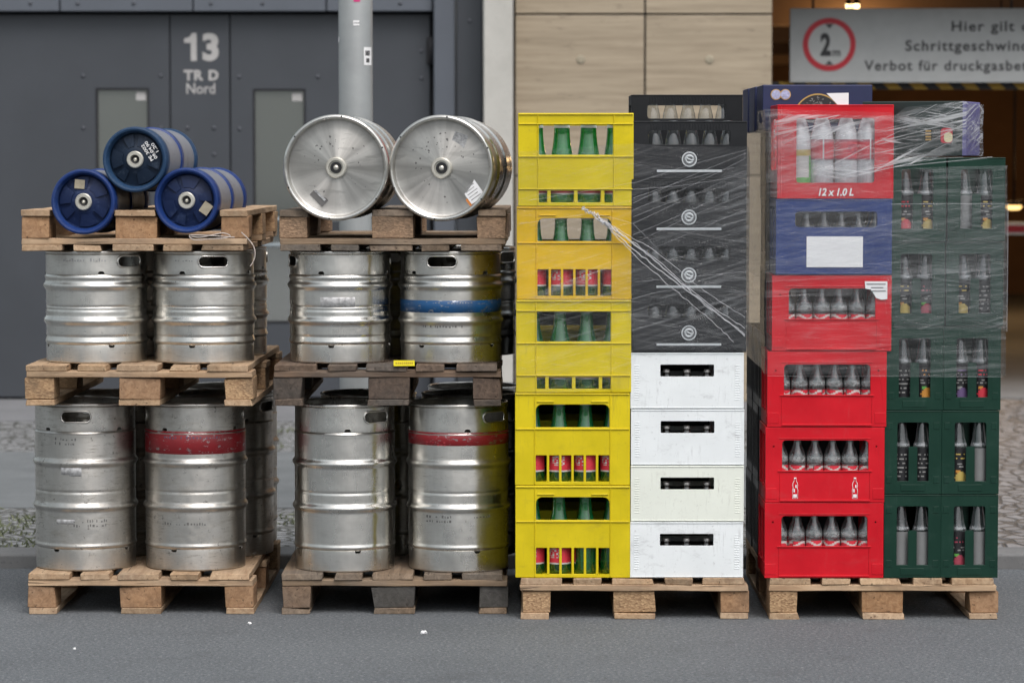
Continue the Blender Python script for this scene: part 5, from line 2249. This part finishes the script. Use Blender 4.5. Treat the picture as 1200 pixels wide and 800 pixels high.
def film_band(name, path, ztop, zbot, mat, parent, nz=36, step=.018, wr=.004, seed=0, closed=True):
    """a band of film round a stack; path = list of (x, y) corners, ztop/zbot = functions of (x, y)"""
    P = []
    n = len(path)
    for i in range(n if closed else n - 1):
        a, b_ = Vector(path[i]), Vector(path[(i + 1) % n])
        m = max(2, int((b_ - a).length / step))
        for k in range(m):
            P.append(a.lerp(b_, k / m))
    if not closed:
        P.append(Vector(path[-1]))
    N = len(P)
    bm = bmesh.new()
    uv = bm.loops.layers.uv.new('UVMap')
    s = 0
    grid = []
    S = []
    for i, p in enumerate(P):
        if i:
            s += (p - P[i - 1]).length
        S.append(s)
        a = P[(i - 1) % N] if (closed or i) else p
        b_ = P[(i + 1) % N] if (closed or i < N - 1) else p
        d = (b_ - a).normalized()
        nrm = Vector((d.y, -d.x))
        z1, z0 = ztop(p.x, p.y), zbot(p.x, p.y)
        colm = []
        for j in range(nz + 1):
            z = z0 + (z1 - z0) * j / nz
            q = mnoise.noise(Vector((s * 2.2 + seed, z * 14 + s * 2, seed))) * .6 + mnoise.noise(Vector((s * 6, z * 40 + s * 8, seed + 5))) * .4
            off = wr * (0.9 + q)
            colm.append(bm.verts.new((p.x + nrm.x * off, p.y + nrm.y * off, z)))
        grid.append(colm)
    tot = s + (P[0] - P[-1]).length
    for i in range(N if closed else N - 1):
        i2 = (i + 1) % N
        for j in range(nz):
            f = bm.faces.new((grid[i][j], grid[i2][j], grid[i2][j + 1], grid[i][j + 1]))
            f.smooth = True
            for lp, (ii, jj) in zip(f.loops, ((i, j), (i2, j), (i2, j + 1), (i, j + 1))):
                u = S[ii] if not (ii == 0 and i == N - 1) else tot
                lp[uv].uv = (u, grid[ii][jj].co.z)
    return obj(name, bm, mat, parent)


def lerp_px(pairs, px):
    if px <= pairs[0][0]:
        return pairs[0][1]
    for (a, ya), (b_, yb2) in zip(pairs, pairs[1:]):
        if px <= b_:
            return ya + (yb2 - ya) * (px - a) / (b_ - a)
    return pairs[-1][1]


# film round the yellow and black crates
fl = thing('stretch_film', (ax(740, Y3), Y3, 1.2), label='clear stretch film round the upper yellow and black crates, with a knotted strand', cat='film')


def zof(pairs, ref_y):
    xs_ = [(ax(p, ref_y), az(q, ref_y)) for p, q in pairs]
    return lambda x, y: lerp_px(xs_, x)


off = fl.location


def local(path):
    return [(x - off.x, y - off.y) for x, y in path]


xl, xm, xr = ax(605.0, YC) - .004, ax(741, YC), ax(875.3, YC) + .004
yf, ybk = YC - .006, YC + .315
zt3 = zof([(606, 178), (741, 168), (780, 172), (875, 172)], YC)
zb3 = zof([(606, 349), (700, 352), (738, 360), (743, 411), (875, 411)], YC)
path = local([(xl, ybk), (xl, yf), (xr, yf), (xr, ybk)])
film_band('wrap_band', path, lambda x, y: zt3(x + off.x, y) - off.z, lambda x, y: zb3(x + off.x, y) - off.z, 'film', fl, 44, .014, .004, 1)
# second pass: over the lower part
zt3b = zof([(606, 352), (741, 300), (875, 178)], YC)
zb3b = zof([(606, 462), (738, 455), (743, 409), (875, 408)], YC)
path = local([(xl - .003, ybk + .004), (xl - .003, yf - .003), (xr + .003, yf - .003), (xr + .003, ybk + .004)])
film_band('wrap_band', path, lambda x, y: zt3b(x + off.x, y) - off.z, lambda x, y: zb3b(x + off.x, y) - off.z, 'film', fl, 30, .016, .004, 4)
# knotted strand running down to the right
bm = bmesh.new()
rs = random.Random(6)


def strand(pxs, r0, r1, wob=.0015, yo=-.016):
    pts = smooth_path([(ax(p, YC) - off.x, yf + yo - off.y, az(q, YC) - off.z) for p, q in pxs], 10)
    n_ = len(pts)
    pts = [p + Vector((rs.gauss(0, wob), rs.gauss(0, wob * .6), rs.gauss(0, wob))) for p in pts]
    tube(bm, pts, [r0 + (r1 - r0) * i / (n_ - 1) + rs.uniform(0, r0 * .3) for i in range(n_)], 7)


strand([(683, 242), (688, 247), (697, 251), (706, 259), (715, 264)], .002, .0065, .003)
strand([(684, 246), (693, 250), (702, 258), (716, 266), (728, 276)], .002, .004, .003)
strand([(704, 257), (716, 267), (741, 284), (776, 313), (822, 351), (873, 393)], .0032, .0010, .0014)
strand([(705, 259), (740, 290), (786, 326), (842, 368), (873, 391)], .0022, .001, .0014)
strand([(712, 262), (764, 300), (826, 352), (873, 384)], .0014, .0008, .0014)
strand([(708, 262), (738, 293), (780, 331), (830, 372), (860, 400)], .0014, .0007, .0014)
strand([(700, 254), (730, 272), (770, 296), (820, 336), (873, 372)], .0010, .0007, .0014)
obj('twisted_strand', bm, 'thread_dense', fl, smooth=60)
bm = bmesh.new()
for (p0, q0, p1, q1) in ((742, 300, 873, 245), (742, 262, 873, 200), (742, 275, 873, 215), (742, 286, 873, 228), (742, 246, 873, 186), (742, 238, 873, 180), (742, 222, 873, 205), (690, 250, 742, 262),
                         (742, 262, 790, 312), (745, 330, 873, 318), (742, 350, 800, 338), (742, 232, 860, 196), (620, 235, 742, 214), (610, 262, 690, 250), (742, 215, 873, 176), (742, 254, 850, 218)):
    m_ = ((p0 + p1) / 2, (q0 + q1) / 2 + rs.uniform(-3, 3))
    strand([(p0, q0), m_, (p1, q1)], .0011, .0006, .0003, -.0075)
obj('film_ridge', bm, 'thread', fl, smooth=60)

# film round the red and green crates
f4 = thing('stretch_film', (ax(1040, Y3), Y3, 1.2), label='cloudy stretch film round the upper red, blue and green crates', cat='film')
off = f4.location
xl4, xr4 = ax(909, YR) - .004, ax(1177.5, YG) + .004
yf4, yb4 = YR - .006, Y3 + 1.2
xlr = ax(904, YR) - .006


def mk(pt, pb, refy):
    a_, b_ = zof(pt, refy), zof(pb, refy)
    o_ = off.copy()
    return (lambda x, y: a_(x + o_.x, y) - o_.z), (lambda x, y: b_(x + o_.x, y) - o_.z)


zt_, zb_ = mk([(897, 128), (909, 128), (1046, 132), (1050, 197), (1178, 194)], [(897, 438), (1178, 441)], YR)
path = local([(xlr, yb4), (xlr, YR + .3), (ax(899.5, YR) - .004, yf4), (xr4, yf4), (xr4, YG + .31), (ax(1046, YR) + .02, yb4)])
film_band('wrap_band', path, zt_, zb_, 'film_grey', f4, 52, .014, .004, 7)
zt_, zb_ = mk([(897, 150), (1040, 175), (1046, 238), (1178, 238)], [(897, 330), (1040, 325), (1046, 385), (1178, 388)], YR)
path = local([(xlr - .003, yb4), (xlr - .003, YR + .3), (ax(905.5, YR) - .007, yf4 - .004), (xr4 + .003, yf4 - .004), (xr4 + .003, YG + .31), (ax(1046, YR) + .02, yb4 + .004)])
film_band('wrap_band', path, zt_, zb_, 'film', f4, 30, .016, .004, 12)
strip_note = 0
# pulled strip over the topmost red crate and the dark box
a20 = R(ang)
cnr = Vector((Xc, YX)) + Vector((.006, -.006))
back = cnr + Vector((-math.sin(a20), math.cos(a20))) * (dbx + .01)
path = local([(ax(911, YR) - .006, YR + .28), (ax(911, YR) - .006, yf4 - .005), (ax(1047, YR) + .004, yf4 - .005), (cnr.x, cnr.y), (back.x, back.y), (ax(1000, YR), YR + .36)])
zt_, zb_ = mk([(905, 134), (1047, 136), (1060, 126), (1128, 119), (1150, 121)], [(905, 214), (960, 218), (1047, 196), (1128, 182.0), (1150, 183)], YR)
film_band('pulled_strip', path, zt_, zb_, 'film_strong', f4, 34, .012, .004, 21)
bm = bmesh.new()
yo_ = yf4 - off.y
for (p0, q0, p1, q1, r) in ((1044, 239, 1176, 238, .0016), (900, 440, 1177, 441, .0009), (1046, 196, 1162, 184, .0026), (1047, 190, 1128, 184, .0014)):
    pts = smooth_path([(ax(p0 + (p1 - p0) * t, YR) - off.x, yo_ - .010, az(q0 + (q1 - q0) * t + rs.uniform(-.4, .4), YR) - off.z) for t in (0, .25, .5, .75, 1)], 6)
    tube(bm, pts, r, 6)
pts = smooth_path([(xr4 + .006 - off.x, yo_ - .002, az(q, YR) - off.z) for q in (238, 280, 340, 388)], 6)
tube(bm, pts, .0022, 6)
obj('film_ridge', bm, 'thread', f4, smooth=60)

rz_ = random.Random(12)
for o_ in sc.objects:
    if o_.get('category') == 'crate' and o_.parent is None:
        o_.rotation_euler.z = R(rz_.gauss(0, .22))
        o_.location.x += rz_.uniform(-.0012, .0012)
for o_ in sc.objects:
    if o_.get('label') and not 4 <= len(o_['label'].split()) <= 16:
        print('LABEL', o_.name, o_['label'])
